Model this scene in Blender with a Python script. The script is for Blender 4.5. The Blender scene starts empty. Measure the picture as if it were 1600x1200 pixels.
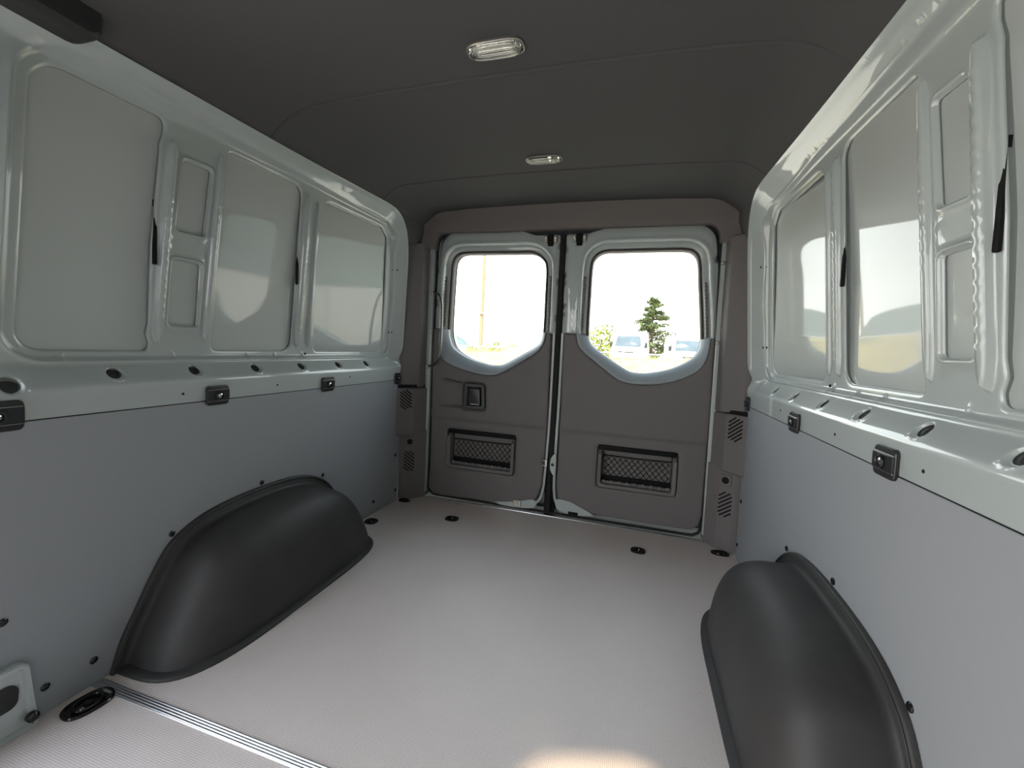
import bpy, bmesh, math, random
import numpy as np
from mathutils import Vector, Matrix
from mathutils.geometry import delaunay_2d_cdt

random.seed(7)
rng = np.random.default_rng(7)
SC = bpy.context.scene
COL = SC.collection
PI = math.pi

# ------------------------------------------------------------------ camera
cam_d = bpy.data.cameras.new('camera')
cam = bpy.data.objects.new('camera', cam_d)
COL.objects.link(cam)
right = Vector((0.95792063, 0.28303924, 0.04771635))
down = Vector((0.05973685, -0.03398697, -0.9976354))
fwd = Vector((-0.28074823, 0.95850596, -0.04946469))
M = Matrix.Identity(4)
for i in range(3):
    M[i][0] = right[i]; M[i][1] = -down[i]; M[i][2] = -fwd[i]
M.translation = Vector((0.38794, 0.0, 0.90947))
cam.matrix_world = M
cam_d.sensor_width = 36.0
cam_d.lens = 650.5156 / 1600 * 36.0
cam_d.shift_y = -24.53 / 1600
cam_d.clip_start = 0.02
cam_d.clip_end = 3000
SC.camera = cam

# ------------------------------------------------------------------ world, sun, exposure
EXPOSURE = 0.55
SKY_STRENGTH = 4.0
SUN_STRENGTH = 11.0
SUN_DIR = Vector((0.03, 0.86, -1.70)).normalized()     # direction the light travels
w = bpy.data.worlds.new('world'); SC.world = w
w.use_nodes = True
nt = w.node_tree
for n in list(nt.nodes): nt.nodes.remove(n)
# hazy bright sky: nearly white at the horizon, pale blue overhead
tc = nt.nodes.new('ShaderNodeTexCoord'); sx = nt.nodes.new('ShaderNodeSeparateXYZ')
nt.links.new(tc.outputs['Generated'], sx.inputs[0])
cr = nt.nodes.new('ShaderNodeValToRGB')
cr.color_ramp.elements[0].position = 0.0; cr.color_ramp.elements[0].color = (1.0, 1.0, 0.98, 1)
cr.color_ramp.elements[1].position = 0.9; cr.color_ramp.elements[1].color = (0.70, 0.80, 0.95, 1)
nt.links.new(sx.outputs['Z'], cr.inputs[0])
bg = nt.nodes.new('ShaderNodeBackground'); bg.inputs['Strength'].default_value = SKY_STRENGTH
ow = nt.nodes.new('ShaderNodeOutputWorld')
nt.links.new(cr.outputs[0], bg.inputs[0])
nt.links.new(bg.outputs[0], ow.inputs[0])
sun_d = bpy.data.lights.new('sun', 'SUN')
sun_d.energy = SUN_STRENGTH; sun_d.angle = math.radians(3.0); sun_d.color = (1.0, 0.93, 0.82)
sun = bpy.data.objects.new('sun', sun_d); COL.objects.link(sun)
sun.rotation_euler = SUN_DIR.to_track_quat('-Z', 'Y').to_euler()
sun.location = (0, -3, 6)

SC.view_settings.view_transform = 'Standard'
SC.view_settings.look = 'None'
SC.view_settings.gamma = 1.0
SC.view_settings.use_curve_mapping = False
SC.view_settings.exposure = EXPOSURE
SC.cycles.use_denoising = True
SC.cycles.max_bounces = 14
SC.cycles.diffuse_bounces = 8
SC.cycles.glossy_bounces = 6
SC.cycles.transmission_bounces = 8
SC.cycles.transparent_max_bounces = 16
SC.cycles.caustics_reflective = True
SC.cycles.sample_clamp_indirect = 6.0
SC.cycles.blur_glossy = 0.5

# ------------------------------------------------------------------ materials
def srgb(r, g, b):
    f = lambda c: (c/255/12.92 if c/255 <= 0.04045 else ((c/255+0.055)/1.055)**2.4)
    return (f(r), f(g), f(b), 1.0)

def mat(name, col, rough=0.5, metallic=0.0, coat=0.0, coat_rough=0.04, spec=0.5,
        noise=None, noise_amt=0.0, bump=None, bump_scale=200.0, bump_dist=0.001, trans=0.0, ior=1.45):
    m = bpy.data.materials.new(name); m.use_nodes = True
    t = m.node_tree; b = t.nodes['Principled BSDF']
    b.inputs['Base Color'].default_value = col
    b.inputs['Roughness'].default_value = rough
    b.inputs['Metallic'].default_value = metallic
    b.inputs['Specular IOR Level'].default_value = spec
    b.inputs['Coat Weight'].default_value = coat
    b.inputs['Coat Roughness'].default_value = coat_rough
    b.inputs['Transmission Weight'].default_value = trans
    b.inputs['IOR'].default_value = ior
    tc = t.nodes.new('ShaderNodeTexCoord')
    if noise:
        nz = t.nodes.new('ShaderNodeTexNoise'); nz.inputs['Scale'].default_value = noise; nz.inputs['Detail'].default_value = 5
        t.links.new(tc.outputs['Object'], nz.inputs['Vector'])
        mx = t.nodes.new('ShaderNodeMix'); mx.data_type = 'RGBA'
        c = col
        mx.inputs[6].default_value = (c[0]*(1-noise_amt), c[1]*(1-noise_amt), c[2]*(1-noise_amt), 1)
        mx.inputs[7].default_value = (min(1, c[0]*(1+noise_amt)), min(1, c[1]*(1+noise_amt)), min(1, c[2]*(1+noise_amt)), 1)
        t.links.new(nz.outputs['Fac'], mx.inputs[0]); t.links.new(mx.outputs[2], b.inputs['Base Color'])
    if bump:
        bn = t.nodes.new('ShaderNodeTexNoise'); bn.inputs['Scale'].default_value = bump_scale; bn.inputs['Detail'].default_value = 3
        t.links.new(tc.outputs['Object'], bn.inputs['Vector'])
        bp = t.nodes.new('ShaderNodeBump'); bp.inputs['Strength'].default_value = bump; bp.inputs['Distance'].default_value = bump_dist
        t.links.new(bn.outputs['Fac'], bp.inputs['Height'])
        t.links.new(bp.outputs['Normal'], b.inputs['Normal'])
    return m

MT = {}
MT['paint'] = mat('blue_grey_paint', (0.38, 0.422, 0.415, 1), 0.40, coat=1.0, coat_rough=0.025, noise=3, noise_amt=0.03)
MT['skin'] = mat('outer_skin_paint', (0.42, 0.455, 0.443, 1), 0.45, coat=1.0, coat_rough=0.035, bump=0.035, bump_scale=60, bump_dist=0.0006)
MT['lining'] = mat('grey_lining_board', (0.275, 0.290, 0.305, 1), 0.55, spec=0.35, noise=300, noise_amt=0.05, bump=0.12, bump_scale=700, bump_dist=0.0006)
MT['headliner'] = mat('charcoal_headliner_cloth', (0.078, 0.078, 0.079, 1), 0.95, spec=0.1, noise=500, noise_amt=0.18, bump=0.3, bump_scale=900, bump_dist=0.0008)
MT['header'] = mat('header_cloth', (0.165, 0.150, 0.143, 1), 0.9, spec=0.15, noise=500, noise_amt=0.1, bump=0.2, bump_scale=900, bump_dist=0.0006)
MT['trim'] = mat('dark_grain_plastic', (0.145, 0.135, 0.132, 1), 0.6, spec=0.35, noise=90, noise_amt=0.06, bump=0.2, bump_scale=1000, bump_dist=0.0005)
MT['trim_dark'] = mat('black_grain_plastic', (0.03, 0.03, 0.032, 1), 0.5, spec=0.4, bump=0.15, bump_scale=900, bump_dist=0.0005)
MT['well'] = mat('black_moulded_plastic', (0.038, 0.037, 0.037, 1), 0.55, spec=0.45, noise=14, noise_amt=0.25, bump=0.2, bump_scale=800, bump_dist=0.0005)
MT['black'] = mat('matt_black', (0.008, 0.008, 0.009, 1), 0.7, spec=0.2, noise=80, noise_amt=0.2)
MT['rubber'] = mat('black_rubber', (0.015, 0.014, 0.014, 1), 0.65, spec=0.3, bump=0.1, bump_scale=300)
MT['brackt'] = mat('black_anodised', (0.022, 0.023, 0.026, 1), 0.32, spec=0.5, bump=0.05, bump_scale=500)
MT['gloss_black'] = mat('gloss_black_plastic', (0.008, 0.008, 0.008, 1), 0.16, spec=0.6, bump=0.02, bump_scale=200)
MT['steel'] = mat('bright_steel', (0.72, 0.72, 0.70, 1), 0.22, metallic=1.0, bump=0.05, bump_scale=400)
MT['zinc'] = mat('zinc_plated_steel', (0.55, 0.53, 0.46, 1), 0.35, metallic=1.0, bump=0.08, bump_scale=300)
MT['alu'] = mat('brushed_aluminium', (0.70, 0.71, 0.73, 1), 0.28, metallic=1.0, bump=0.05, bump_scale=900)
MT['band'] = mat('blue_grey_window_moulding', (0.27, 0.31, 0.335, 1), 0.5, coat=0.25, coat_rough=0.3, bump=0.04, bump_scale=300)
MT['frit'] = mat('dark_glass_border', (0.032, 0.026, 0.025, 1), 0.5, spec=0.4, noise=40, noise_amt=0.2)
MT['plug'] = mat('grey_rubber_plug', (0.05, 0.052, 0.055, 1), 0.5, spec=0.4, noise=50, noise_amt=0.15)
MT['handle'] = mat('dark_steel_tube', (0.24, 0.23, 0.22, 1), 0.28, metallic=1.0, noise=80, noise_amt=0.1)
MT['strip'] = mat('heater_strip_plastic', (0.17, 0.155, 0.14, 1), 0.6, noise=60, noise_amt=0.2)
MT['lens'] = mat('clear_lamp_lens', (0.95, 0.95, 0.92, 1), 0.06, trans=1.0, ior=1.49, bump=0.05, bump_scale=300)
MT['reflector'] = mat('lamp_reflector', (0.30, 0.29, 0.26, 1), 0.30, metallic=0.7, noise=60, noise_amt=0.2)
MT['lever'] = mat('handle_plastic', (0.05, 0.05, 0.055, 1), 0.35, spec=0.5, bump=0.08, bump_scale=700)
MT['net'] = mat('elastic_net_cord', (0.012, 0.012, 0.013, 1), 0.8, spec=0.2, bump=0.2, bump_scale=900)
MT['white_van'] = mat('white_van_paint', (0.80, 0.80, 0.80, 1), 0.3, coat=0.8, noise=3, noise_amt=0.03)
MT['van_glass'] = mat('van_dark_glass', (0.07, 0.09, 0.11, 1), 0.12, spec=0.35, noise=2, noise_amt=0.3)
MT['tyre'] = mat('tyre_rubber', (0.02, 0.02, 0.02, 1), 0.8, bump=0.2, bump_scale=60)
MT['needles'] = mat('conifer_needles', (0.09, 0.115, 0.05, 1), 0.8, spec=0.2, noise=1.5, noise_amt=0.45)
MT['leaves'] = mat('shrub_leaves', (0.20, 0.24, 0.045, 1), 0.75, spec=0.2, noise=2.0, noise_amt=0.45)
MT['bark'] = mat('brown_bark', (0.12, 0.09, 0.065, 1), 0.9, noise=12, noise_amt=0.3, bump=0.5, bump_scale=30, bump_dist=0.01)
MT['pole'] = mat('weathered_pole_wood', (0.22, 0.17, 0.12, 1), 0.85, noise=9, noise_amt=0.3, bump=0.4, bump_scale=25, bump_dist=0.01)
MT['dry_grass'] = mat('dry_yellow_grass', (0.46, 0.38, 0.15, 1), 0.9, spec=0.1, noise=1.2, noise_amt=0.3)
MT['galv'] = mat('galvanised_wire', (0.45, 0.46, 0.46, 1), 0.45, metallic=0.8, noise=20, noise_amt=0.15)
MT['hill'] = mat('distant_hill_scrub', (0.10, 0.13, 0.13, 1), 1.0, spec=0.0, noise=0.03, noise_amt=0.35)
MT['cabseat'] = mat('seat_cloth', (0.03, 0.03, 0.033, 1), 0.9, spec=0.15, bump=0.3, bump_scale=500)

def glass_mat(name, tint, refl_rough=0.0):
    m = bpy.data.materials.new(name); m.use_nodes = True
    t = m.node_tree
    for n in list(t.nodes): t.nodes.remove(n)
    o = t.nodes.new('ShaderNodeOutputMaterial')
    tr = t.nodes.new('ShaderNodeBsdfTransparent'); tr.inputs[0].default_value = tint
    gl = t.nodes.new('ShaderNodeBsdfGlossy'); gl.inputs['Roughness'].default_value = refl_rough
    lw = t.nodes.new('ShaderNodeLayerWeight'); lw.inputs[0].default_value = 0.5
    pw = t.nodes.new('ShaderNodeMath'); pw.operation = 'POWER'; pw.inputs[1].default_value = 5.0
    fr = t.nodes.new('ShaderNodeMath'); fr.operation = 'MULTIPLY_ADD'; fr.inputs[1].default_value = 0.9; fr.inputs[2].default_value = 0.035
    t.links.new(lw.outputs['Facing'], pw.inputs[0]); t.links.new(pw.outputs[0], fr.inputs[0])
    mx = t.nodes.new('ShaderNodeMixShader')
    t.links.new(fr.outputs[0], mx.inputs[0]); t.links.new(tr.outputs[0], mx.inputs[1]); t.links.new(gl.outputs[0], mx.inputs[2])
    t.links.new(mx.outputs[0], o.inputs[0])
    return m
MT['added_vent_glass'] = glass_mat('added_vent_bronze', (0.80, 0.73, 0.63, 1))  # tint dims the sun patch below the added vent
MT['glass'] = glass_mat('window_glass', (0.93, 0.95, 0.93, 1))

def floor_material():
    m = bpy.data.materials.new('grey_studded_vinyl'); m.use_nodes = True
    t = m.node_tree; b = t.nodes['Principled BSDF']
    tc = t.nodes.new('ShaderNodeTexCoord')
    mp = t.nodes.new('ShaderNodeMapping'); mp.inputs['Rotation'].default_value = (0, 0, math.radians(45))
    t.links.new(tc.outputs['Object'], mp.inputs['Vector'])
    def sinaxis(ax):
        sx = t.nodes.new('ShaderNodeSeparateXYZ'); t.links.new(mp.outputs[0], sx.inputs[0])
        k = t.nodes.new('ShaderNodeMath'); k.operation = 'MULTIPLY'; k.inputs[1].default_value = 2*PI/0.0060
        t.links.new(sx.outputs[ax], k.inputs[0])
        s = t.nodes.new('ShaderNodeMath'); s.operation = 'SINE'; t.links.new(k.outputs[0], s.inputs[0]); return s
    a, c = sinaxis('X'), sinaxis('Y')
    pr = t.nodes.new('ShaderNodeMath'); pr.operation = 'MULTIPLY'
    t.links.new(a.outputs[0], pr.inputs[0]); t.links.new(c.outputs[0], pr.inputs[1])
    bp = t.nodes.new('ShaderNodeBump'); bp.inputs['Strength'].default_value = 0.30; bp.inputs['Distance'].default_value = 0.0006
    t.links.new(pr.outputs[0], bp.inputs['Height']); t.links.new(bp.outputs[0], b.inputs['Normal'])
    nz = t.nodes.new('ShaderNodeTexNoise'); nz.inputs['Scale'].default_value = 420; nz.inputs['Detail'].default_value = 3
    t.links.new(tc.outputs['Object'], nz.inputs['Vector'])
    n2 = t.nodes.new('ShaderNodeTexNoise'); n2.inputs['Scale'].default_value = 5; n2.inputs['Detail'].default_value = 5
    t.links.new(tc.outputs['Object'], n2.inputs['Vector'])
    ma = t.nodes.new('ShaderNodeMath'); ma.operation = 'MULTIPLY_ADD'; ma.inputs[1].default_value = 0.30
    t.links.new(pr.outputs[0], ma.inputs[0]); t.links.new(nz.outputs['Fac'], ma.inputs[2])
    mb = t.nodes.new('ShaderNodeMath'); mb.operation = 'MULTIPLY_ADD'; mb.inputs[1].default_value = 0.15; 
    t.links.new(n2.outputs['Fac'], mb.inputs[0]); t.links.new(ma.outputs[0], mb.inputs[2])
    cr = t.nodes.new('ShaderNodeValToRGB')
    cr.color_ramp.elements[0].position = 0.25; cr.color_ramp.elements[0].color = (0.48, 0.425, 0.405, 1)
    cr.color_ramp.elements[1].position = 0.95; cr.color_ramp.elements[1].color = (0.86, 0.77, 0.74, 1)
    t.links.new(mb.outputs[0], cr.inputs[0]); t.links.new(cr.outputs[0], b.inputs['Base Color'])
    b.inputs['Roughness'].default_value = 0.40
    b.inputs['Specular IOR Level'].default_value = 1.0
    return m
MT['floor'] = floor_material()

# ------------------------------------------------------------------ object helpers
def thing(name, label=None, cat=None, loc=(0, 0, 0), group=None, kind=None, rot=0.0):
    o = bpy.data.objects.new(name, None); COL.objects.link(o)
    o.empty_display_size = 0.1
    o.location = loc; o.rotation_euler = (0, 0, rot)
    if label: o['label'] = label
    if cat: o['category'] = cat
    if group: o['group'] = group
    if kind: o['kind'] = kind
    return o

def wloc(o):
    v = Vector((0, 0, 0))
    while o is not None:
        v += Vector(o.location); o = o.parent
    return v

def obj(name, V, F, m, parent=None, smooth=True, local=False, sharp=None, label=None):
    """link verts/faces as one mesh; V in world coordinates unless local"""
    V = np.asarray(V, float)
    if parent is not None and not local:
        V = V - np.array(wloc(parent))
    me = bpy.data.meshes.new(name)
    me.from_pydata([tuple(v) for v in V], [], [tuple(int(i) for i in f) for f in F])
    me.materials.append(m)
    me.validate(); me.update()
    if smooth:
        me.polygons.foreach_set('use_smooth', [True]*len(me.polygons))
        if sharp: me.set_sharp_from_angle(angle=math.radians(sharp))
    o = bpy.data.objects.new(name, me); COL.objects.link(o)
    if parent is not None: o.parent = parent
    if label: o['label'] = label
    return o

def tag(o, label=None, cat=None, group=None, kind=None):
    if label: o['label'] = label
    if cat: o['category'] = cat
    if group: o['group'] = group
    if kind: o['kind'] = kind
    return o

class MB:
    """collects geometry for one mesh"""
    def __init__(self): self.V = []; self.F = []
    def add(self, V, F):
        b = len(self.V); self.V += [tuple(v) for v in V]; self.F += [tuple(i+b for i in f) for f in F]; return self
    def box(self, c, d, bev=0.0, seg=2, R=None):
        bm = bmesh.new(); bmesh.ops.create_cube(bm, size=1)
        for v in bm.verts: v.co = Vector((v.co.x*d[0], v.co.y*d[1], v.co.z*d[2]))
        if bev > 0: bmesh.ops.bevel(bm, geom=bm.edges[:], offset=min(bev, 0.49*min(d)), segments=seg, affect='EDGES', profile=0.5)
        bm.verts.index_update()
        cc = Vector(c)
        self.add([((R @ v.co) if R else v.co) + cc for v in bm.verts], [[v.index for v in f.verts] for f in bm.faces]); bm.free(); return self
    def tube(self, P, r, seg=8, closed=False, cap=True):
        P = [Vector(p) for p in P]; n = len(P); V = []; F = []
        rr = r if hasattr(r, '__len__') else [r]*n
        T = []
        for i in range(n):
            a = P[(i-1) % n] if (closed or i > 0) else P[i]; b = P[(i+1) % n] if (closed or i < n-1) else P[i]
            T.append((b-a).normalized())
        up = Vector((0, 0, 1)) if abs(T[0].z) < 0.9 else Vector((1, 0, 0))
        N = T[0].cross(up).normalized()
        for i in range(n):
            N = (N - T[i]*N.dot(T[i])).normalized(); B = T[i].cross(N)
            for k in range(seg):
                a = 2*PI*k/seg; V.append(P[i] + (N*math.cos(a)+B*math.sin(a))*rr[i])
        for i in range(n if closed else n-1):
            j = (i+1) % n
            for k in range(seg):
                F.append((i*seg+k, i*seg+(k+1) % seg, j*seg+(k+1) % seg, j*seg+k))
        if cap and not closed:
            F.append(tuple(range(seg))[::-1]); F.append(tuple((n-1)*seg+k for k in range(seg)))
        return self.add(V, F)
    def lathe(self, c, prof, axis=(0, 0, 1), seg=20, sx=1.0, sy=1.0, cap=True):
        ax = Vector(axis).normalized(); u = ax.orthogonal().normalized()
        if abs(ax.z) > 0.9: u = Vector((1, 0, 0))
        elif abs(ax.z) < 0.1: u = Vector((0, 0, 1))
        v = ax.cross(u); c = Vector(c); V = []; F = []
        for (r, h) in prof:
            for k in range(seg):
                a = 2*PI*k/seg; V.append(c+ax*h+u*(math.cos(a)*r*sx)+v*(math.sin(a)*r*sy))
        for i in range(len(prof)-1):
            for k in range(seg): F.append((i*seg+k, i*seg+(k+1) % seg, (i+1)*seg+(k+1) % seg, (i+1)*seg+k))
        if cap:
            F.append(tuple(range(seg))[::-1]); F.append(tuple((len(prof)-1)*seg+k for k in range(seg)))
        return self.add(V, F)
    def prism(self, poly, layers, fmap, cap0=True, cap1=True):
        """poly: 2-D outline (ccw); layers: list of (inset, depth); fmap(u,v,t)->xyz"""
        poly = ccw(np.asarray(poly, float)); n = len(poly); V = []; F = []
        for ins, t in layers:
            q = offset(poly, -ins) if ins else poly
            V += [fmap(a, b, t) for a, b in q]
        for i in range(len(layers)-1):
            for k in range(n):
                F.append((i*n+k, i*n+(k+1) % n, (i+1)*n+(k+1) % n, (i+1)*n+k))
        if cap0: F.append(tuple(range(n))[::-1])
        if cap1: F.append(tuple((len(layers)-1)*n+k for k in range(n)))
        return self.add(V, F)
    def build(self, name, m, parent=None, smooth=True, local=False, sharp=35, label=None):
        o = obj(name, self.V, self.F, m, parent, smooth, local, sharp, label)
        bm = bmesh.new(); bm.from_mesh(o.data); bmesh.ops.recalc_face_normals(bm, faces=bm.faces[:]); bm.to_mesh(o.data); bm.free()
        return o

# ------------------------------------------------------------------ 2-D outline helpers
def area(p): return 0.5*np.sum(p[:, 0]*np.roll(p[:, 1], -1)-np.roll(p[:, 0], -1)*p[:, 1])
def ccw(p): return p if area(p) > 0 else p[::-1].copy()
def rounded(pts, seg=8):
    """pts: (u, v, radius) corners -> outline with circular-ish corners"""
    P = np.array([p[:2] for p in pts], float); n = len(P); out = []
    for i in range(n):
        r = pts[i][2] if len(pts[i]) > 2 else 0
        a, b, c = P[i-1], P[i], P[(i+1) % n]
        if r <= 0: out.append(b); continue
        d1 = a-b; d2 = c-b; l1 = np.linalg.norm(d1); l2 = np.linalg.norm(d2); d1 /= l1; d2 /= l2
        ang = math.acos(max(-1, min(1, d1.dot(d2))))
        k = min(r/max(1e-6, math.tan(ang/2)), 0.49*l1, 0.49*l2)
        s, e = b+d1*k, b+d2*k
        wgt = 1.0
        for t in np.linspace(0, 1, seg+1):
            w0, w1, w2 = (1-t)**2, 2*t*(1-t)*math.cos((PI-ang)/2)*0+2*t*(1-t)*math.sin(ang/2), t*t
            out.append((s*w0+b*w1+e*w2)/(w0+w1+w2))
    return np.array(out)
def resample(p, step, closed=True):
    q = np.vstack([p, p[:1]]) if closed else p
    L = np.r_[0, np.cumsum(np.linalg.norm(np.diff(q, axis=0), axis=1))]
    n = max(8, int(round(L[-1]/step)))
    t = np.linspace(0, L[-1], n, endpoint=not closed)
    return np.c_[np.interp(t, L, q[:, 0]), np.interp(t, L, q[:, 1])]
def spline(pts, n=12, closed=False):
    P = [np.array(p, float) for p in pts]; out = []
    m = len(P)
    for i in range(m if closed else m-1):
        p0 = P[(i-1) % m] if (closed or i > 0) else P[i]; p1 = P[i]; p2 = P[(i+1) % m]
        p3 = P[(i+2) % m] if (closed or i+2 < m) else p2
        for t in np.linspace(0, 1, n, endpoint=False):
            out.append(0.5*((2*p1)+(-p0+p2)*t+(2*p0-5*p1+4*p2-p3)*t*t+(-p0+3*p1-3*p2+p3)*t**3))
    if not closed: out.append(P[-1])
    return np.array(out)
def offset(p, d):
    """ccw outline moved outwards by d"""
    e1 = p-np.roll(p, 1, axis=0); e2 = np.roll(p, -1, axis=0)-p
    e1 /= np.linalg.norm(e1, axis=1)[:, None]+1e-12; e2 /= np.linalg.norm(e2, axis=1)[:, None]+1e-12
    n1 = np.c_[e1[:, 1], -e1[:, 0]]; n2 = np.c_[e2[:, 1], -e2[:, 0]]
    nn = n1+n2; nn /= np.linalg.norm(nn, axis=1)[:, None]+1e-12
    c = np.clip((nn*n1).sum(1), 0.5, 1)
    return p+nn*(d/c)[:, None]
def polydist(pts, p, closed=True):
    a = p; b = np.roll(p, -1, axis=0)
    if not closed: a, b = p[:-1], p[1:]
    out = np.full(len(pts), 1e9)
    for s in range(0, len(pts), 4000):
        q = pts[s:s+4000, None, :]; ab = (b-a)[None]; t = ((q-a[None])*ab).sum(2)/((ab*ab).sum(2)+1e-12)
        t = np.clip(t, 0, 1); d = np.linalg.norm(q-(a[None]+ab*t[..., None]), axis=2)
        out[s:s+4000] = d.min(1)
    return out
def inside(pts, p):
    x, y = pts[:, 0], pts[:, 1]; r = np.zeros(len(pts), bool); j = len(p)-1
    for i in range(len(p)):
        c = ((p[i, 1] > y) != (p[j, 1] > y))
        with np.errstate(divide='ignore', invalid='ignore'):
            xi = (p[j, 0]-p[i, 0])*(y-p[i, 1])/(p[j, 1]-p[i, 1])+p[i, 0]
        r ^= c & (x < xi); j = i
    return r
def sdf(pts, p):
    d = polydist(pts, p); d[inside(pts, p)] *= -1; return d
def sstep(x, a, b):
    t = np.clip((np.asarray(x)-a)/(b-a), 0, 1); return t*t*(3-2*t)

def sheet(domain, holes, loops, grid):
    """constrained triangulation of DOMAIN minus HOLES with extra LOOPS of points -> points, triangles"""
    domain = ccw(domain)
    lo, hi = domain.min(0), domain.max(0)
    gx = np.arange(lo[0]+grid/2, hi[0], grid); gy = np.arange(lo[1]+grid/2, hi[1], grid)
    G = np.array([(a+(grid/2 if k % 2 else 0), b) for k, b in enumerate(gy) for a in gx])
    G = G[inside(G, domain)]
    d = polydist(G, domain); keep = d > grid*0.4
    for l in holes+loops: keep &= polydist(G, l) > 0.004
    G = G[keep]
    pts = [tuple(x) for x in G]; edges = []
    def ring(l):
        b = len(pts); n = len(l)
        pts.extend(tuple(x) for x in l); edges.extend((b+i, b+(i+1) % n) for i in range(n))
    ring(domain)
    for h in holes: ring(h)
    for l in loops:
        ok = inside(l, domain) & (polydist(l, domain) > 0.0015)
        if ok.all(): ring(l)
        else: pts.extend(tuple(x) for x in l[ok])
    V, E_, F, *_ = delaunay_2d_cdt([Vector(p) for p in pts], edges, [], 0, 1e-5)
    V = np.array([tuple(v) for v in V]); F = np.array([f for f in F if len(f) == 3])
    c = V[F].mean(1)
    ok = inside(c, domain)
    for h in holes: ok &= ~inside(c, h)
    return V, F[ok]

# ================================================================== side walls
def xw(z):
    """inside face of the pressed side frame (x, away from the van's middle) over height z"""
    z = np.asarray(z, float)
    a = 0.9376 - 0.0907*(z-0.852)
    x = np.where(z < 0.768, 0.889, np.where(z < 0.820, 0.889+(z-0.768)/0.052*0.0486, np.where(z < 0.852, 0.9376, a)))
    return x
def xw_s(z):
    return (xw(np.asarray(z)-0.007)+xw(np.asarray(z)-0.0035)+xw(z)+xw(np.asarray(z)+0.0035)+xw(np.asarray(z)+0.007))/5
def xskin(y, z):
    """outer body skin: straight lengthwise, gently bowed in height"""
    z = np.asarray(z, float)
    y = np.asarray(y, float)
    bow = 0.006*np.cos((z-1.17)/0.33*PI/2)*(np.abs(z-1.17) < 0.33)
    back = 0.034*sstep(y, 1.375, 1.45) - 0.5*0.27*np.maximum(y-1.43, 0)**2*(y < 2.06) - 0.06*(y >= 2.06)
    return 0.9376-0.0907*(z-0.852)+0.022+back+bow

BAY3 = rounded([(0.583, 0.851, .045), (0.849, 0.851, .012), (0.853, 0.874, .012), (0.843, 0.900, .008), (0.848, 0.930, .02), (0.841, 1.15, .2),
                (0.847, 1.400, .04), (0.846, 1.425, .006), (0.853, 1.455, .014), (0.852, 1.493, .018), (0.588, 1.491, .06)], 7)
BAY2 = rounded([(1.036, 0.855, .014), (1.366, 0.855, .045), (1.357, 1.20, .3), (1.350, 1.494, .042), (1.042, 1.491, .014)], 7)
BAY1 = rounded([(1.490, 0.853, .03), (1.992, 0.853, .05), (1.974, 1.13, .3), (1.934, 1.455, .03), (1.885, 1.497, .04), (1.470, 1.489, .05), (1.460, 1.25, .3)], 7)
SLOT_U = rounded([(0.903, 1.209, .007), (0.982, 1.211, .007), (0.990, 1.409, .007), (0.910, 1.407, .007)], 4)
SLOT_L = rounded([(0.899, 0.930, .007), (0.981, 0.930, .007), (0.979, 1.119, .007), (0.900, 1.119, .007)], 4)
OUTER = rounded([(0.556, 0.831, .07), (2.035, 0.831, .06), (2.012, 1.15, .4), (1.972, 1.475, .05), (1.905, 1.522, .05), (0.560, 1.520, .085)], 10)
HOLES = [(0.553, 0.776, .0165, .0165), (0.750, 0.792, .0155, .0125), (0.957, 0.792, .0155, .0125), (1.172, 0.792, .0155, .0125),
         (1.386, 0.792, .0155, .0125), (1.605, 0.792, .0155, .0125), (1.812, 0.792, .0155, .0125)]
def ell(c, k=24):
    a = np.linspace(0, 2*PI, k, endpoint=False)
    return np.c_[c[0]+c[2]*np.cos(a), c[1]+c[3]*np.sin(a)]
def spindle(yb, zb, yt, zt, w):
    """long raised rib with pointed ends"""
    t = np.r_[0, .02, .05, .10, .2, .35, .5, .65, .8, .90, .95, .98, 1]
    ww = w*np.minimum(1, np.minimum(t, 1-t)/0.07)**0.7 + 0.0004
    c = np.c_[yb+(yt-yb)*t, zb+(zt-zb)*t]
    return np.vstack([np.c_[c[:, 0]+ww, c[:, 1]], np.c_[c[:, 0]-ww, c[:, 1]][::-1]])
RIBS = [(spindle(0.8690, 0.872, 0.8745, 1.447, .0120), .020), (spindle(1.011, 0.880, 1.018, 1.470, .0100), .014),
        (spindle(1.392, 0.872, 1.378, 1.478, .0115), .016), (spindle(1.452, 0.870, 1.432, 1.470, .0085), .012)]
TABS = [0.66, 0.915, 1.165, 1.285, 1.425]          # little pressed ears on the belt lip
TOPLINE = spline([(-2.2, 1.553), (0.3, 1.553), (0.9, 1.560), (1.3, 1.569), (1.6, 1.580), (1.83, 1.587), (1.925, 1.570), (1.985, 1.525),
                  (2.022, 1.460), (2.046, 1.360), (2.060, 1.230), (2.075, 1.080), (2.090, 0.930), (2.096, 0.840), (2.090, 0.760), (2.088, 0.695)], 10)
TL_UP = TOPLINE[:int(np.argmax(TOPLINE[:, 0]))+1]

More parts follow.
